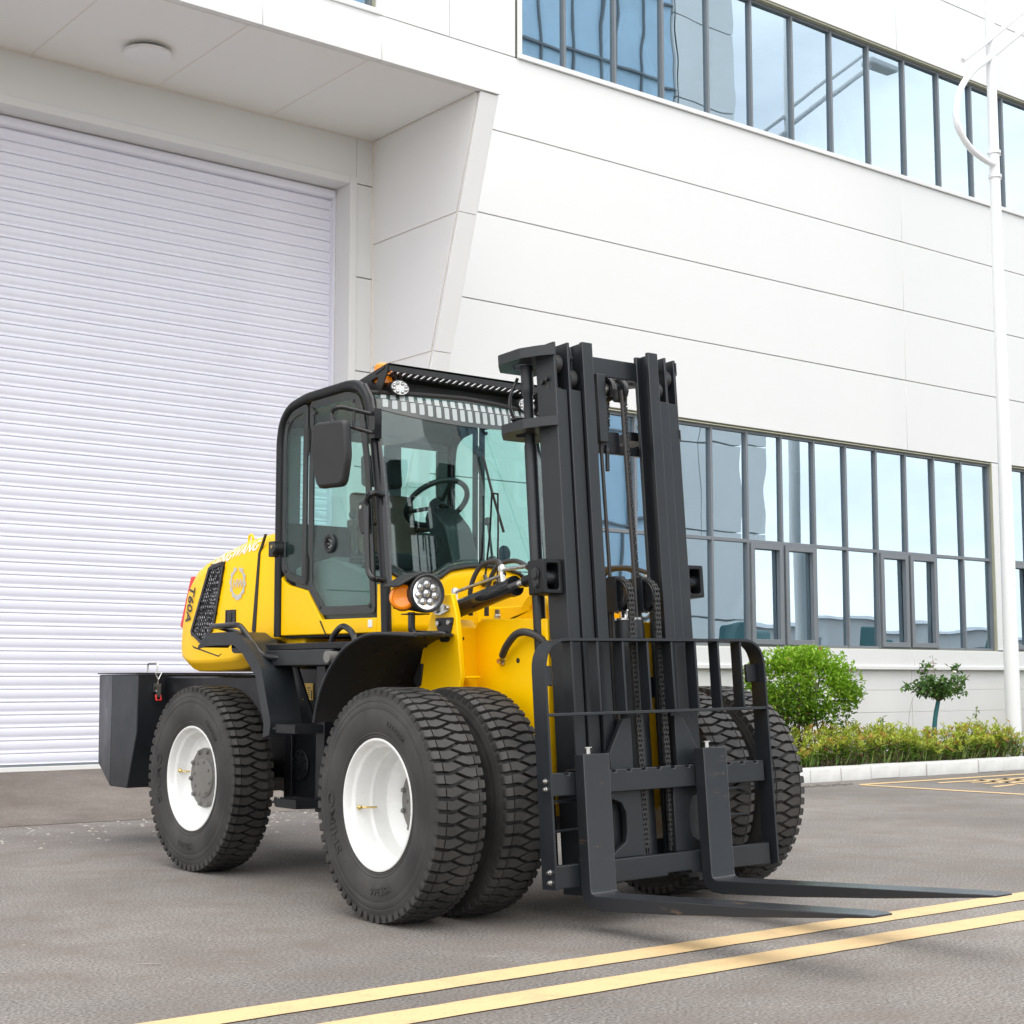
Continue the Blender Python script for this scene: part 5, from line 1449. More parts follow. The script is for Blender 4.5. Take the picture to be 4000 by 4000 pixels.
    for hh in (h1, h2): P_(MB().tube(hh, .0125, 8), 'hydraulic_hose', 'hose', tco)

fr = MB().prism([(6.30, .50), (6.34, 1.30), (6.215, 1.404), (5.70, 1.388), (5.69, .62), (5.80, .45)], 'x', 4.725, mir(4.725))
fro = P_(fr, 'front_frame', 'yellow_paint', bevel=0.008)
P_(MB().box((4.95, 6.05, 1.39), (mir(4.95), 6.55, 1.475)), 'frame_block', 'yellow_paint', fro, bevel=0.008)
for x in (4.86, mir(4.86)):
    out = spline([(6.20, 1.392), (6.10, 1.405), (6.045, 1.46), (5.985, 1.512), (5.905, 1.512), (5.855, 1.455), (5.85, 1.392)], 5)
    out = [(p[0], p[1]) for p in out]
    cc = (5.945, 1.448); hole = [(cc[0]+.034*cos(atan2(p[1]-cc[1], p[0]-cc[0])), cc[1]+.034*sin(atan2(p[1]-cc[1], p[0]-cc[0]))) for p in out]
    P_(MB().ring(out, hole, 'x', x-.013, x+.013), 'lifting_lug', 'yellow_paint', fro, bevel=0.003)
ft_ = MB().lathe([(0.024, 0), (0.024, .010), (0.014, .012), (0.013, .03)], (4.725, 6.04, 1.190), (-1, 0, .0), 8).tube([(4.71, 6.04, 1.19), (4.69, 6.00, 1.215)], .012, 8)
P_(ft_, 'hose_fitting', 'zinc', fro)
hz = spline([(4.69, 6.00, 1.215), (4.672, 5.94, 1.265), (4.668, 5.86, 1.318), (4.68, 5.78, 1.322), (4.72, 5.72, 1.28), (4.78, 5.68, 1.18)], 9)
P_(MB().tube(hz, [.0175+(.0018 if i % 2 else 0) for i in range(len(hz))], 10), 'sleeved_hose', 'hose', fro)
P_(MB().lathe([(0.013, 0), (0.013, .002), (0, .002)], (4.725, 5.92, 1.192), (-1,0,0), 16), 'bolt_hole', 'decal_black', fro, smooth=0)
P_(MB().tube([(4.57, 6.30, 1.30), (4.57, 6.16, 1.30)], .009, 8), 'pin_rod', 'black_paint')
P_(MB().lathe([(0.018, 0), (0.018, .03), (0.014, .034), (0.014, .06), (0, .06)], (4.80, 6.18, 1.39), (0,0,1), 8), 'breather', 'zinc', fro)
P_(MB().prism([(6.52, 1.10), (6.47, 1.18), (6.44, 1.18), (6.46, 1.07), (6.49, 1.06)], 'x', 4.525, 4.535), 'mudguard_stay', 'black_plastic', bevel=0.003)

# ---- mast, carriage and forks (own frame: leans back 3.6 deg, sits 0.7 deg out of level) ---------
_t, _r = radians(3.6), radians(0.7)
RMX = Matrix(((cos(_r), 0, -sin(_r)), (0, 1, 0), (sin(_r), 0, cos(_r)))) @ Matrix(((1, 0, 0), (0, cos(_t), sin(_t)), (0, -sin(_t), cos(_t))))
M0 = Vector((5.13, 5.45, 0))
def MX(p): return M0 + RMX @ Vector(p)
def MM(): return MB(MX)
CXM = 0.010
mast = MM()
mast.box((-.19, .062, 2.60), (.21, .088, 2.695))
masto = P_(mast, 'mast', 'mast_paint', bevel=0.004)
for a_, b_ in (((-.24, .095, 2.222), (.26, .120, 2.266)), ((-.24, .10, 1.02), (.26, .125, 1.12)), ((-.24, .10, .20), (.26, .125, .34))):
    P_(MM().box(a_, b_), 'cross_member', 'mast_paint', masto, bevel=0.004)
for s_ in (-1, 1):
    def X(a, b): return tuple(sorted((CXM+s_*a, CXM+s_*b)))
    def bxm(m, a, b, y0, y1, z0, z1):
        x0, x1 = X(a, b); return m.box((x0, y0, z0), (x1, y1, z1))
    # outer channel: web outside, front flange cut away at the top
    m = MM(); bxm(m, .405, .390, .001, .140, .13, 2.72); bxm(m, .404, .335, 0, .022, .13, 2.49); bxm(m, .404, .335, .118, .1395, .13, 2.715)
    P_(m, 'outer_rail', 'mast_paint', masto, bevel=0.003)
    m = MM(); bxm(m, .329, .314, -.011, .110, .15, 2.722); bxm(m, .3285, .256, -.012, .010, .15, 2.49); bxm(m, .3285, .256, .09, .1105, .15, 2.715)
    P_(m, 'middle_rail', 'mast_paint', masto, bevel=0.003)
    m = MM(); bxm(m, .240, .222, -.029, .075, .17, 2.729); bxm(m, .2505, .185, -.032, -.010, .17, 2.73); bxm(m, .2505, .185, .055, .0765, .17, 2.725)
    P_(m, 'inner_rail', 'mast_paint', masto, bevel=0.003)
    for a, y, z in ((.362, .058, 2.625), (.284, .046, 2.555)):
        P_(MM().lathe([(0.0, -.024), (0.040, -.024), (0.047, -.019), (0.047, .019), (0.040, .024), (0.0, .024)], (CXM+s_*a, y, z), (1,0,0), 28), 'roller', 'chain_steel', masto)
    P_(MM().cyl((CXM+s_*.335, .05, 2.50), (CXM+s_*.385, .05, 2.50), .012, 10).cyl((CXM+s_*.26, .04, 2.66), (CXM+s_*.31, .04, 2.66), .012, 10), 'roller_bolt', 'chain_steel', masto)
    # keyhole plate bolt on the outer face
    kb = MM().bolt((CXM+s_*.405, .055, 2.545), (s_, 0, 0), .012, .016).bolt((CXM+s_*.405, .088, 2.535), (s_, 0, 0), .012, .016)
    P_(kb, 'side_bolt', 'black_gloss', masto)
    sl_ = MM().prism(round_poly([(.045, 2.49), (.075, 2.49), (.075, 2.575), (.045, 2.575)], .014, 4), 'x', *X(.4052, .4062)); P_(sl_, 'slot', 'decal_black', masto, smooth=0)
    # eared plates that carry the side lift cylinder
    for z0, z1 in ((2.655, 2.705), (2.312, 2.357)):
        pl = [(-.400, -.012), (-.455, .045), (-.505, .14), (-.510, .30), (-.41, .415), (-.20, .415), (-.20, .145), (-.385, .145)]
        cc = (-.385, .262)
        po = round_poly(pl, .012, 2)
        ho = [(cc[0]+.058*cos(atan2(q[1]-cc[1], q[0]-cc[0])), cc[1]+.058*sin(atan2(q[1]-cc[1], q[0]-cc[0]))) for q in po]
        m = MM().ring([(CXM-s_*q[0], q[1]) for q in po], [(CXM-s_*q[0], q[1]) for q in ho], 'z', z0, z1)
        P_(m, 'cylinder_bracket', 'mast_paint', masto, smooth=0)
    lc = MM().lathe([(.026, .15), (.031, .16), (.031, 2.25), (.026, 2.27), (.024, 2.30), (.024, 2.50), (.029, 2.51), (.031, 2.54), (.031, 2.652)], (CXM+s_*.385, .235, 0), (0,0,1), 20)
    P_(lc, 'side_lift_cylinder', 'mast_paint', masto)
    P_(MM().tube(spline([(CXM+s_*.40, .29, 2.60), (CXM+s_*.44, .31, 2.50), (CXM+s_*.43, .31, 2.42), (CXM+s_*.40, .29, 2.37)], 5), .008, 8).box((CXM+s_*.46-.03, .20, 2.358), (CXM+s_*.46+.03, .24, 2.38)).bolt((CXM+s_*.49, .22, 2.369), (s_,-.4,0), .009, .03), 'cylinder_valve', 'black_gloss', masto)
    # tilt trunnion box with its window and pin
    a0, a1 = X(.408, .525)
    tb = MM()
    xw = (a0+.022, a1-.022)
    tb.ring(round_poly([(a0, 1.51), (a1, 1.51), (a1, 1.672), (a0, 1.672)], .008, 3), round_poly([(xw[0], 1.528), (xw[1], 1.528), (xw[1], 1.652), (xw[0], 1.652)], .016, 3), 'y', .02, .135)
    tb.box((a0+.002, .10, 1.515), (a1-.002, .133, 1.668))
    tbo = P_(tb, 'tilt_bracket', 'black_paint', masto, bevel=0.004)
    P_(MM().cyl((a0+.004, .075, 1.59), (a1-.004, .075, 1.59), .036, 24), 'tilt_pin', 'black_gloss', tbo)
    xo_ = CXM+s_*.525
    pc_ = MM().lathe([(.030, 0), (.030, .006), (.020, .008), (.020, .012), (0, .012)], (xo_, .075, 1.605), (s_,0,0), 20).bolt((xo_, .075, 1.549), (s_,0,0), .012, .010); pc_.prism(round_poly([(.045, 1.62), (.105, 1.62), (.092, 1.535), (.058, 1.535)], .02, 4), 'x', *sorted((xo_, xo_+s_*.004)))
    P_(pc_, 'pin_retainer', 'black_gloss', tbo)
    # chain sheave with its housing
    xs0 = .02+s_*.085
    P_(MM().lathe([(0.0, -.012), (.030, -.012), (.034, -.016), (.066, -.016), (.074, -.020), (.076, -.016), (.066, -.010), (.066, .010), (.076, .016), (.074, .020), (.066, .016), (0, .012)], (xs0, .0, 1.505), (1,0,0), 32), 'chain_sheave', 'black_gloss', masto)
    P_(MM().ring([(xs0-.032, 1.43), (xs0+.032, 1.43), (xs0+.032, 1.597), (xs0-.032, 1.597)], [(xs0-.025, 1.44), (xs0+.025, 1.44), (xs0+.025, 1.588), (xs0-.025, 1.588)], 'y', -.012, .09), 'sheave_housing', 'mast_paint', masto, smooth=0)
    # leaf chains
    def chain(name, path, w=.030, roll=.0085):
        m = MM(); P = [Vector(p) for p in path]; L = [0]
        for a, b in zip(P[:-1], P[1:]): L.append(L[-1]+(b-a).length)
        pitch = .0228; k = 0; pts = []
        while k*pitch < L[-1]:
            d = k*pitch; i = 0
            while i < len(L)-2 and L[i+1] < d: i += 1
            pts.append(P[i]+(P[i+1]-P[i])*((d-L[i])/(L[i+1]-L[i]))); k += 1
        for i in range(len(pts)-1):
            a, b = pts[i], pts[i+1]; t = (b-a).normalized(); n_ = Vector((1,0,0)).cross(t).normalized(); x_ = Vector((1,0,0))
            m.lathe([(roll, -w/2-.002), (roll, w/2+.002)], a, (1,0,0), 8)
            offs = (-w/2, w/2, 0) if i % 2 == 0 else (-w/2+.006, w/2-.006)
            for o_ in offs:
                c = [a-t*.008, b+t*.008]; vs = []
                for dx in (-.0022, .0022):
                    for (q, e) in ((c[0], 1), (c[0], -1), ((a+b)/2, -1), (c[1], -1), (c[1], 1), ((a+b)/2, 1)):
                        h_ = .0095 if q is not c[0]*1 and (q-(a+b)/2).length > 1e-6 else .0065
                        vs.append(q+x_*(o_+dx)+n_*e*h_)
                m.add(vs, [(0,1,2,3,4,5), (11,10,9,8,7,6)]+[(k_, (k_+1) % 6, 6+(k_+1) % 6, 6+k_) for k_ in range(6)])
        o = P_(m, name, 'chain_steel', masto, smooth=30); o['kind'] = 'stuff'
        return o
    arc = [(xs0, .078*sin(a), 1.505+.078*cos(a)) for a in [radians(80-k*17) for k in range(11)]]
    chain('lift_chain', arc+[(xs0+.0, -.072, 1.30), (xs0+.02, -.06, .72), (xs0+.03, -.05, .29)])
# centre lift cylinder
cy = MM().lathe([(.060, .20), (.088, .21), (.088, 1.30), (.090, 1.302), (.090, 1.375), (.086, 1.392)], (.043, .085, 0), (0,0,1), 32)
cyo = P_(cy, 'centre_cylinder', 'mast_paint', masto)
P_(MM().lathe([(.085, 1.392), (.085, 1.402), (.060, 1.404)], (.043, .085, 0), (0,0,1), 32), 'gland', 'zinc', cyo)
P_(MM().cyl((.05, .085, 1.39), (.05, .085, 1.47), .036, 24), 'piston_rod', 'chrome', cyo)
P_(MM().box((-.045, .035, 1.497), (.115, .125, 1.546)).cyl((.05, .085, 1.455), (.05, .085, 1.50), .048, 24), 'cylinder_head', 'mast_paint', cyo, bevel=0.004)
P_(MM().tube([(-.052, .10, .5), (-.052, .10, 1.46)], .014, 10), 'return_pipe', 'mast_paint', cyo)
P_(MM().lathe([(0, -.010), (.02, -.010), (.022, -.004), (.046, -.004), (.050, -.014), (.060, -.014), (.061, -.010), (.052, 0), (.061, .010), (.060, .014), (.050, .014), (0, .01)], (-.030, .045, 2.53), (1,0,0), 36), 'hose_pulley', 'black_gloss', masto)
P_(MM().bolt((-.040, .045, 2.53), (-1,0,0), .020, .016).lathe([(.030, 0), (.030, .003)], (-.040, .045, 2.53), (-1,0,0), 20), 'pulley_bolt', 'zinc', masto)
P_(MM().lathe([(0, -.016), (.052, -.016), (.058, -.012), (.052, 0), (.058, .012), (.052, .016), (0, .016)], (.065, .055, 2.535), (1,0,0), 32), 'chain_pulley', 'black_gloss', masto)
for x0, y0 in ((-.078, .058), (.046, .02)):
    P_(MM().tube([(x0, y0, 2.53), (x0+.004, y0, 2.2), (x0+.012, y0, 1.62), (x0+.016, y0, .45)], .0095, 8), 'mast_hose', 'hose', masto)
chain('mast_chain', [(.097, .055, 2.585), (.090, .055, 2.36), (.094, .055, 2.02), (.104, .055, 1.66), (.107, .055, .5)], .024)
chain('anchor_chain', [(-.008, .075, 2.475), (-.006, .085, 2.36)], .028)
P_(MM().box((-.05, .095, 2.262), (.085, .135, 2.333)).cyl((-.004, .09, 2.335), (-.004, .09, 2.365), .015, 12).cyl((-.006, .09, 2.262), (-.012, .09, 2.13), .011, 12).lathe([(.018, 0), (.018, .02)], (-.005, .09, 2.242), (0,0,-1), 6), 'chain_anchor', 'mast_paint', masto, bevel=0.003)
P_(MM().box((-.11, .02, 2.26), (-.055, .06, 2.60)), 'pulley_plate', 'mast_paint', masto, bevel=0.003)

# carriage with its bars, load guard and forks
cr = MM()
ub = [(-.655, .587), (.718, .587), (.718, .689)]
for k in range(15):
    x = .66-.094*k
    if x < -.64: break
    ub += [(x+.012, .689), (x+.012, .676), (x-.012, .676), (x-.012, .689)]
ub += [(-.655, .689)]
cr.prism(ub, 'y', -.13, -.082)
cr.prism([(-.655, .187), (.02, .187), (.02, .200), (.18, .200), (.18, .187), (.718, .187), (.718, .287), (-.655, .287)], 'y', -.13, -.082)
car = P_(cr, 'carriage', 'mast_paint', bevel=0.004)
for s_, c_ in ((1, 0.0), (-1, .06)):
    gx = lambda v: v if s_ > 0 else .06-v
    hx_ = [(-.25, .287), (-.07, .287), (-.07, .587), (-.25, .587)]
    ring_o = [(-.30, .287), (-.07, .287), (-.07, .587), (-.30, .587)]
    pp = [(-.215, .587), (-.075, .587), (-.07, .287), (-.26, .287), (-.26, .31), (-.185, .355), (-.175, .40), (-.175, .49), (-.20, .535), (-.26, .555), (-.26, .587)]
    P_(MM().prism([(gx(a), b) for a, b in pp], 'y', -.080, -.052), 'carriage_plate', 'mast_paint', car, bevel=0.003)
    P_(MM().prism([(gx(a), b) for a, b in ((-.255, .676), (-.255, .765), (-.165, .915), (-.112, .925), (-.112, .676))], 'y', -.080, -.052), 'gusset_plate', 'mast_paint', car, bevel=0.003)
    P_(MM().box((min(gx(-.165), gx(-.150)), -.052, .30), (max(gx(-.165), gx(-.150)), .03, .915)), 'gusset_web', 'mast_paint', car, bevel=0.003)
    P_(MM().box((min(gx(-.64), gx(-.45)), -.08, .555), (max(gx(-.64), gx(-.45)), -.04, .568)), 'side_plate', 'mast_paint', car)
    P_(MM().cyl((gx(-.60), -.06, .43), (gx(-.40), -.05, .435), .007, 8), 'side_rod', 'mast_paint', car)
# load guard: flat bar bent into a frame
gd_path = fillet([(-.675, 0, .187), (-.675, 0, 1.281), (.748, 0, 1.281), (.748, 0, .187)], .14, 8)
gm = MM(); vs = []
for i, p in enumerate(gd_path):
    t = (gd_path[min(i+1, len(gd_path)-1)]-gd_path[max(i-1, 0)]).normalized(); n_ = Vector((t.z, 0, -t.x))
    for (o_, y) in ((-.006, -.155), (.006, -.155), (.006, -.062), (-.006, -.062)): vs.append((p.x+n_.x*o_, y, p.z+n_.z*o_))
NG = len(gd_path)
gm.add(vs, [(i*4+k, i*4+(k+1) % 4, (i+1)*4+(k+1) % 4, (i+1)*4+k) for i in range(NG-1) for k in range(4)]+[(0,1,2,3), tuple((NG-1)*4+k for k in range(4))])
grd = P_(gm, 'load_guard', 'mast_paint', smooth=50)
P_(MM().box((-.668, -.153, .938), (.741, -.098, .952)), 'cross_bar', 'mast_paint', grd, bevel=0.002)
for k in range(8):
    x = -.512+.1573*k
    P_(MM().box((x-.006, -.150, .953), (x+.006, -.085, 1.274)), 'guard_bar', 'mast_paint', grd, bevel=0.002)
for x in (-.67, .668):
    P_(MM().box((x+.002, -.105, 1.075), (x+.073, -.088, 1.165)) if x < 0 else MM().box((x, -.105, 1.075), (x+.071, -.088, 1.165)), 'guard_tab', 'mast_paint', grd, bevel=0.004)
bt = MM()
for x, s_ in ((-.681, -1), (.754, 1)):
    for z in (.655, .620, .262, .218): bt.lathe([(.013, 0), (.013, .003), (.009, .004), (.009, .012), (.006, .013), (.006, .018)], (x, -.12, z), (s_, 0, 0), 8)
P_(bt, 'guard_bolt', 'zinc', grd)
P_(MM().tube([(-.62, -.03, .69), (-.60, -.03, 1.07)], .010, 8), 'guard_stay', 'mast_paint', grd)
def fork(x0, x1):
    m = MM()
    prof = [(-.134, .765), (-.200, .765), (-.200, .180), (-.206, .160), (-.226, .150), (-.70, .149), (-1.20, .148), (-1.58, .147), (-1.70, .146), (-1.735, .143),
            (-1.735, .135), (-1.70, .1335), (-1.58, .129), (-1.20, .110), (-.70, .094), (-.26, .088), (-.195, .094), (-.150, .118), (-.134, .165)]
    n = len(prof); vs = []; xm = (x0+x1)/2
    for e in (0, 1):
        for (y, z) in prof:
            k = 1.0 if y > -1.59 else 1-.30*((-1.59-y)/.145)**1.6
            vs.append((xm+((x0, x1)[e]-xm)*k, y, z))
    fs = [tuple(range(n)), tuple(range(2*n-1, n-1, -1))]+[(i, n+i, n+(i+1) % n, (i+1) % n) for i in range(n)]
    # split the side outline into convex strips so the fill is clean
    fs = fs[2:]
    tri = [(0,1,2,18), (18,2,3,17), (17,3,4,16), (16,4,15), (15,4,5,14), (14,5,6,13), (13,6,7,12), (12,7,8,11), (11,8,9,10)]
    fs += tri+[tuple(n+i for i in t[::-1]) for t in tri]
    m.add(vs, fs)
    f = P_(m, 'fork', 'fork_paint', bevel=0.006, seg=3, smooth=30)
    P_(MM().box((x0+.002, -.134, .66), (x1-.002, -.085, .70)) if False else MM().prism([(-.134, .70), (-.06, .70), (-.06, .655), (-.079, .655), (-.079, .693), (-.134, .693)], 'x', x0+.01, x1-.01), 'fork_hook', 'fork_paint', f, bevel=0.003)
    P_(MM().cyl((xm-.02, -.165, .766), (xm-.02, -.165, .792), .011, 12).lathe([(.020, 0), (.020, .004)], (xm-.02, -.165, .792), (0,0,1), 16), 'latch_pin', 'zinc', f)
fork(-.521, -.366); fork(.233, .388)

# ------------------------------------------------------------------ planting
class Leaves:
    def __init__(self): self.v, self.f, self.c = [], [], []
    def leaf(self, p, d, up, ln, wd, col, fold=0.25):
        d = d.normalized(); sd = d.cross(up)
        if sd.length < 1e-4: sd = d.cross(Vector((1,0,0)))
        sd.normalize(); nr = sd.cross(d)
        b = len(self.v)
        m = p+d*ln*.45
        self.v += [p, m+sd*wd*.5+nr*wd*fold, p+d*ln-nr*ln*.12, m-sd*wd*.5+nr*wd*fold]
        self.f += [(b, b+1, b+2), (b, b+2, b+3)]
        self.c += [col, col]
    def build(self, name, parent):
        o0 = Vector(parent['_o']); me = bpy.data.meshes.new(name)
        me.from_pydata([p-o0 for p in self.v], [], self.f)
        at = me.color_attributes.new('leaf', 'FLOAT_COLOR', 'CORNER')
        k = 0
        for f, c in zip(self.f, self.c):
            for _ in f: at.data[k].color = (*c, 1); k += 1
        me.materials.append(MATS['leaf']); me.update()
        o = bpy.data.objects.new(name, me); COL.objects.link(o); o.parent = parent
        return o
def rnd_dir(rng, zb=0.0):
    while True:
        v = Vector((rng.uniform(-1, 1), rng.uniform(-1, 1), rng.uniform(-1, 1)))
        if 0.05 < v.length < 1: v = v.normalized(); v.z += zb; return v.normalized()
def mixc(a, b, t): return tuple(x+(y-x)*t for x, y in zip(a, b))

def shrub(x, y, rx, ztop, label, seed, nleaf=9500, tone=1.0):
    rng = random.Random(seed)
    t = thing('shrub', label, 'shrub', (x, y, .10), 'clipped round shrubs in the planting bed')
    # stems, each its own part
    tips = []
    for k in range(11):
        a = rng.uniform(0, 6.28); r0 = rng.uniform(.02, .16); r1 = rng.uniform(.15, rx*.75)
        p0 = Vector((x+r0*cos(a)*1.6, y+r0*sin(a), .08)); p3 = Vector((x+r1*cos(a), y+r1*sin(a)*.8, rng.uniform(.85, 1.15)))
        p1 = p0+Vector((rng.gauss(0, .03), rng.gauss(0, .03), .25)); p2 = p0.lerp(p3, .6)+Vector((rng.gauss(0, .04), rng.gauss(0, .04), .0))
        path = spline([p0, p1, p2, p3], 4); n = len(path); rr = rng.uniform(.014, .026)
        m = MB().tube(path, [rr*(1-.75*i/(n-1)) for i in range(n)], 6)
        for b in range(4):
            q = path[int(n*(.45+.12*b))]; e = q+Vector((rng.uniform(-.3, .3), rng.uniform(-.25, .25), rng.uniform(.15, .32)))
            m.tube([q, q.lerp(e, .5)+Vector((0,0,-.02)), e], [.007, .005, .003], 5)
        m.build('stem', 'stem_brown', t)
    L = Leaves(); cz = .92
    clumps = []
    for k in range(80):
        d = rnd_dir(rng, .25); s = rng.uniform(.72, 1.0)
        clumps.append((Vector((x+d.x*rx*s*.93, y+d.y*rx*.88*s, cz+(d.z*(ztop-cz)*s if d.z > 0 else d.z*.26*s))), rng.uniform(.11, .20), rng.uniform(-.35, .35)))
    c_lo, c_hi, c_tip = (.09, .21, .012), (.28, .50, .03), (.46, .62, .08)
    for i in range(nleaf):
        if i < nleaf*.86:
            c, r, tn = clumps[rng.randrange(len(clumps))]
            p = c+rnd_dir(rng)*r*rng.random()**.4
            # flat-clipped crown outline
            q = Vector(((p.x-x)/rx, (p.y-y)/(rx*.9), (p.z-cz)/((ztop-cz) if p.z > cz else .40)))
            if abs(q.x)**2.6+abs(q.y)**2.6+abs(q.z)**2.6 > 1.04: continue
        else:
            a = rng.uniform(0, 6.28); r = rx*rng.uniform(.2, .95)
            p = Vector((x+r*cos(a), y+r*sin(a)*.85, rng.uniform(.42, .85))); tn = rng.uniform(-.4, .2)
            if rng.random() > (p.z-.30)/.55: continue
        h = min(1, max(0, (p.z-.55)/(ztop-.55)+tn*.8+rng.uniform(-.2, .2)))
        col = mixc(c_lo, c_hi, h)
        if rng.random() < .12: col = c_tip
        if rng.random() < .012: col = (.30, .13, .05)
        d = (p-Vector((x, y, .75))).normalized()*.7+rnd_dir(rng)*.9+Vector((0,0,.25))
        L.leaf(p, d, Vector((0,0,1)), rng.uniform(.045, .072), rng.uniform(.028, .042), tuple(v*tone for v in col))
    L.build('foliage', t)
    return t
shrub(13.98, 12.25, .72, 1.47, 'dense round-topped green shrub on several bare stems, just right of the forklift', 3)
shrub(20.5, 12.3, .86, 1.30, 'round green shrub at the right picture edge, beyond the white lamp pole', 11, 5200, .8)

def hedge(x0, x1, label, seed, nshoot):
    rng = random.Random(seed)
    t = thing('hedge', label, 'hedge', ((x0+x1)/2, 11.75, .10), 'low clipped hedges along the kerb')
    L = Leaves(); st = MB()
    for k in range(nshoot):
        x = rng.uniform(x0, x1); y = rng.uniform(11.45, 12.08)
        if rng.random() < .35: y = 11.45+rng.random()*.12
        top = .50+.05*sin(x*2.3)+.03*sin(x*5.1+1)+rng.gauss(0, .035)
        edge = min(1, (x-x0)/.2+.55, (x1-x)/.35+.25); top = .12+(top-.12)*edge
        if y < 11.56: top -= .10
        b = Vector((x, y, .09)); tip = Vector((x+rng.gauss(0, .05), y+rng.gauss(0, .05)-.03, top))
        md = b.lerp(tip, .5)+Vector((rng.gauss(0, .02), rng.gauss(0, .02), 0))
        st.tube([b, md, tip], [.005, .004, .002], 4, caps=False)
        red = rng.random() < .15; nl = rng.randint(20, 30)
        for i in range(nl):
            f = rng.random()**.62; p = b.lerp(tip, .12+.88*f)+Vector((rng.gauss(0, .012), rng.gauss(0, .012), 0))
            a = i*2.4+rng.uniform(-.4, .4); el = rng.uniform(.1, .8) if f < .8 else rng.uniform(.6, 1.6)
            d = Vector((cos(a), sin(a), el))
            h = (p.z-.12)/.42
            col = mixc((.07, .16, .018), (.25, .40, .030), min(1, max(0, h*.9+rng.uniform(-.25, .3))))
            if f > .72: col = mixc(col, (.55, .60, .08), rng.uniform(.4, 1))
            if red and f > .82: col = mixc(col, (.55, .20, .07), rng.uniform(.3, .8))
            if rng.random() < .02: col = (.42, .10, .04)
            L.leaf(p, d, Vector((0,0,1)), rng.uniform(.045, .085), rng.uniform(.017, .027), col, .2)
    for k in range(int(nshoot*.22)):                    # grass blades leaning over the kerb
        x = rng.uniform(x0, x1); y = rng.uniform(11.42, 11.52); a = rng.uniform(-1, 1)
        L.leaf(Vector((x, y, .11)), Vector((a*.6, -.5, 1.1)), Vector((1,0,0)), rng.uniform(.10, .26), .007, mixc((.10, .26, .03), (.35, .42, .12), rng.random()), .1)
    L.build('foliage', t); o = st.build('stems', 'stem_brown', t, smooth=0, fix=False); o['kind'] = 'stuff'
    return t
hedge(12.7, 17.30, 'low yellow-green hedge with reddish tips along the kerb, left of the lamp pole', 21, 520)
hedge(17.95, 27.0, 'low dark green hedge along the kerb, right of the lamp pole', 22, 620)

def rose(x, y, seed):
    rng = random.Random(seed)
    t = thing('rose_tree', 'small standard rose tree with a teal-wrapped trunk and loose leafy crown', 'small tree', (x, y, .10))
    fork_ = Vector((x+.10, y, .83))
    P = spline([(x-.03, y, .08), (x-.01, y, .35), (x+.03, y, .62), tuple(fork_)], 5); n = len(P)
    P_t = MB().tube(P, [.034-.008*i/(n-1) for i in range(n)], 10); P_t.build('trunk', 'trunk_wrap', t)
    L = Leaves(); ends = []
    for k in range(13):
        a = k*.483*1.9+rng.uniform(-.3, .3); r = rng.uniform(.20, .52); 
        e = fork_+Vector((r*cos(a), r*sin(a)*.7, rng.uniform(.16, .46)*(1.1-.5*r)))
        pth = spline([fork_, fork_+Vector((cos(a)*r*.25, sin(a)*r*.2, .07)), e], 4)
        MB().tube(pth, [.011*(1-.7*i/(len(pth)-1)) for i in range(len(pth))], 5).build('branch', 'stem_brown', t)
        ends.append((e, pth))
    for e, pth in ends:
        for c in range(5):
            q = pth[-1-rng.randrange(0, 4)]+rnd_dir(rng)*rng.uniform(.02, .10)
            for i in range(13):
                p = q+rnd_dir(rng)*.075*rng.random()
                L.leaf(p, rnd_dir(rng, .1), Vector((0,0,1)), rng.uniform(.055, .09), rng.uniform(.036, .055), mixc((.045, .12, .03), (.16, .30, .06), rng.random()), .2)
    tp = fork_+Vector((-.09, 0, .40))
    for i in range(16):
        L.leaf(tp+Vector((rng.gauss(0, .02), rng.gauss(0, .02), rng.uniform(0, .15))), rnd_dir(rng, .6), Vector((0,0,1)), .045, .022, mixc((.16, .20, .05), (.35, .12, .07), rng.random()))
    MB().tube([fork_, fork_+Vector((-.05, 0, .25)), tp+Vector((0, 0, .18))], [.006, .004, .002], 5).build('shoot', 'stem_brown', t)
    MB().tube(spline([fork_+Vector((-.35, 0, .18)), fork_+Vector((-.52, 0, .02)), fork_+Vector((-.60, 0, -.22)), fork_+Vector((-.61, 0, -.45))], 5), .0025, 4).build('hanging_twig', 'stem_brown', t)
    MB().lathe([(0, -.02), (.018, -.01), (.024, .008), (.016, .022), (0, .02)], fork_+Vector((.22, -.1, .36)), (0, 0, 1), 10).build('bloom', 'seam_cream', t)
    L.build('crown', t)
rose(16.42, 12.2, 5)
def weed(x, y, h, label, seed):
    rng = random.Random(seed); t = thing('weed', label, 'weed', (x, y, .10)); L = Leaves()
    MB().tube([(x, y, .1), (x+.02, y, .1+h*.6), (x+.01, y, .1+h)], [.005, .004, .002], 5).build('stem', 'stem_brown', t)
    for i in range(26):
        f = rng.uniform(.45, 1); L.leaf(Vector((x+rng.gauss(0, .02), y, .1+h*f)), rnd_dir(rng, .2), Vector((0,0,1)), rng.uniform(.05, .09), .035, mixc((.16, .28, .07), (.36, .44, .17), rng.random()))
    L.build('leaves', t)
weed(17.02, 12.0, .66, 'tall pale weed standing in the hedge right of the rose tree', 1)
weed(15.15, 12.0, .56, 'broad-leaved weed poking out of the hedge right of the round shrub', 2)

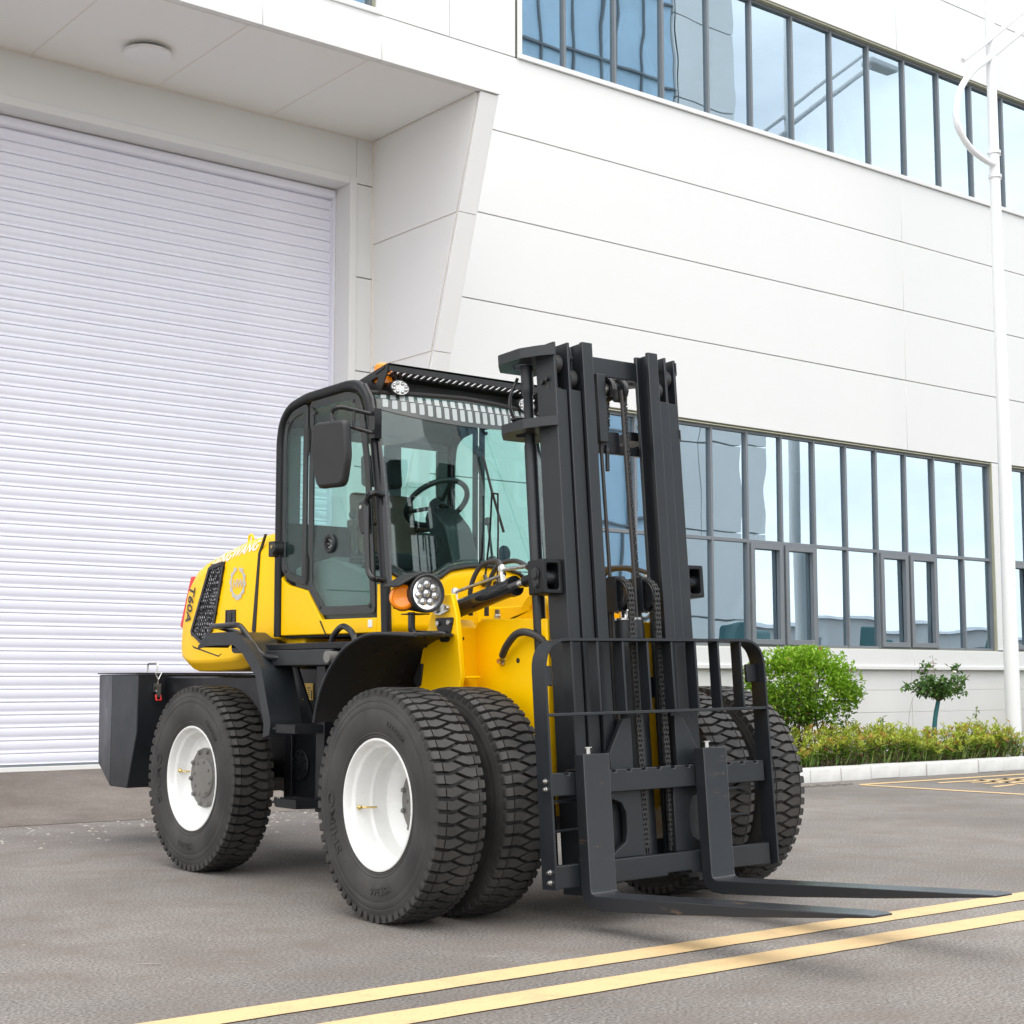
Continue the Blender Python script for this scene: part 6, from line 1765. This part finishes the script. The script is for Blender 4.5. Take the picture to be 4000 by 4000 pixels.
# ------------------------------------------------------------------ across the yard (seen mirrored in the glass)
tw = thing('office_tower', 'tall office block with blue glazing and grey clad corner, mirrored in the windows', 'building', (30, -18, 0))
for i in range(9):
    for j in range(2):
        MB().box((36.2+1.75*j, -10.0, 3.0*i+.03), (37.9+1.75*j, -9.8, 3.0*i+2.97)).build('cladding_panel', 'clad_grey', tw, smooth=0)
MB().box((20, -22, 0), (39.6, -10.05, 27)).build('core', 'clad_grey', tw, smooth=0)
MB().add([(20, -9.9, .5), (36.15, -9.9, .5), (36.15, -9.9, 26.6), (20, -9.9, 26.6)], [(0,1,2,3)]).build('glazing', 'tower_glass', tw, smooth=0, fix=False)
gr = MB()
for i in range(14): gr.box((20+1.25*i, -9.9, .3), (20.06+1.25*i, -9.8, 26.8))
gr.build('mullions', 'frame_grey', tw, smooth=0)['kind'] = 'stuff'
for i in range(9): MB().box((20, -9.88, 3.0*i+.2), (36.15, -9.78, 3.0*i+.27)).build('transom', 'frame_grey', tw, smooth=0)
MB().box((19.8, -22.2, 27), (39.8, -9.7, 27.6)).build('roof', 'clad_grey', tw, smooth=0)
def shed(x0, x1, y0, y1, h, label, wm, rmn):
    t = thing('shed', label, 'building', ((x0+x1)/2, y1, 0))
    MB().box((x0, y0, 0), (x1, y1, h)).build('wall', wm, t, smooth=0)
    ym = (y0+y1)/2
    MB().prism([(y0-.4, h), (y1+.4, h), (ym, h+.7)], 'x', x0-.4, x1+.4).build('roof', rmn, t, smooth=0)
    n = int((x1-x0)/9)
    for i in range(n):
        MB().box((x0+3+9*i, y1, h*.45), (x0+8+9*i, y1+.06, h*.75)).build('window', 'frame_grey', t, smooth=0)
shed(44, 120, -62, -46, 5.0, 'long low white shed on the far right side of the yard', 'shed_white', 'shed_roof')
shed(-60, 16, -60, -42, 8.0, 'long grey-blue workshop straight across the yard', 'shed_white', 'shed_roof')
def machine(x, y, rz, body, label):
    t = thing('loader', label, 'loader', (x, y, 0), 'machines parked across the yard')
    R = Matrix.Rotation(rz, 3, 'Z')
    def mk(): return MB(lambda p: Vector((x, y, 0))+R @ Vector(p))
    mk().prism(round_poly([(-2.4, .9), (2.0, .8), (2.2, 1.3), (.9, 1.5), (-.6, 1.9), (-2.3, 1.75)], .15, 3), 'x', -.75, .75).build('body', body, t, bevel=.05)
    cb_ = mk().prism(round_poly([(-.55, 1.5), (.75, 1.45), (.55, 2.75), (-.45, 2.8)], .12, 3), 'x', -.62, .62).build('cab', 'machine_teal', t, bevel=.04)
    mk().prism([(.3, 1.4), (.6, 1.5), (3.1, .55), (3.0, .3)], 'x', -.35, .35).build('boom', body, t, bevel=.03)
    mk().prism([(2.9, .15), (3.7, .1), (3.2, .55), (3.1, 1.0), (2.9, .9)], 'x', -1.05, 1.05).build('bucket', body, t, bevel=.02)
    for sx in (-.8, .8):
        for yy in (-1.35, 1.35):
            mk().lathe([(.25, -.2), (.55, -.2), (.62, -.12), (.62, .12), (.55, .2), (.25, .2)], (sx, yy, .62), (1,0,0), 24).build('wheel', 'tyre_rubber', t)
for i, (x, y, rz, b, lab) in enumerate(((36.5, -7.0, 2.9, 'machine_teal', 'dark teal loader parked nearest the office block'), (41.5, -12.0, 2.4, 'machine_orange', 'orange loader parked behind the teal one'),
        (44.0, -7.5, 2.6, 'machine_teal', 'teal loader in the middle of the parked row'), (48.5, -10.5, 2.2, 'machine_teal', 'teal loader turned aside, next to the rightmost machine'), (53.0, -9.0, 2.8, 'machine_orange', 'orange loader at the right end of the parked row'))):
    machine(x, y, rz, b, lab)

for o in bpy.data.objects:
    if '_o' in o: del o['_o']
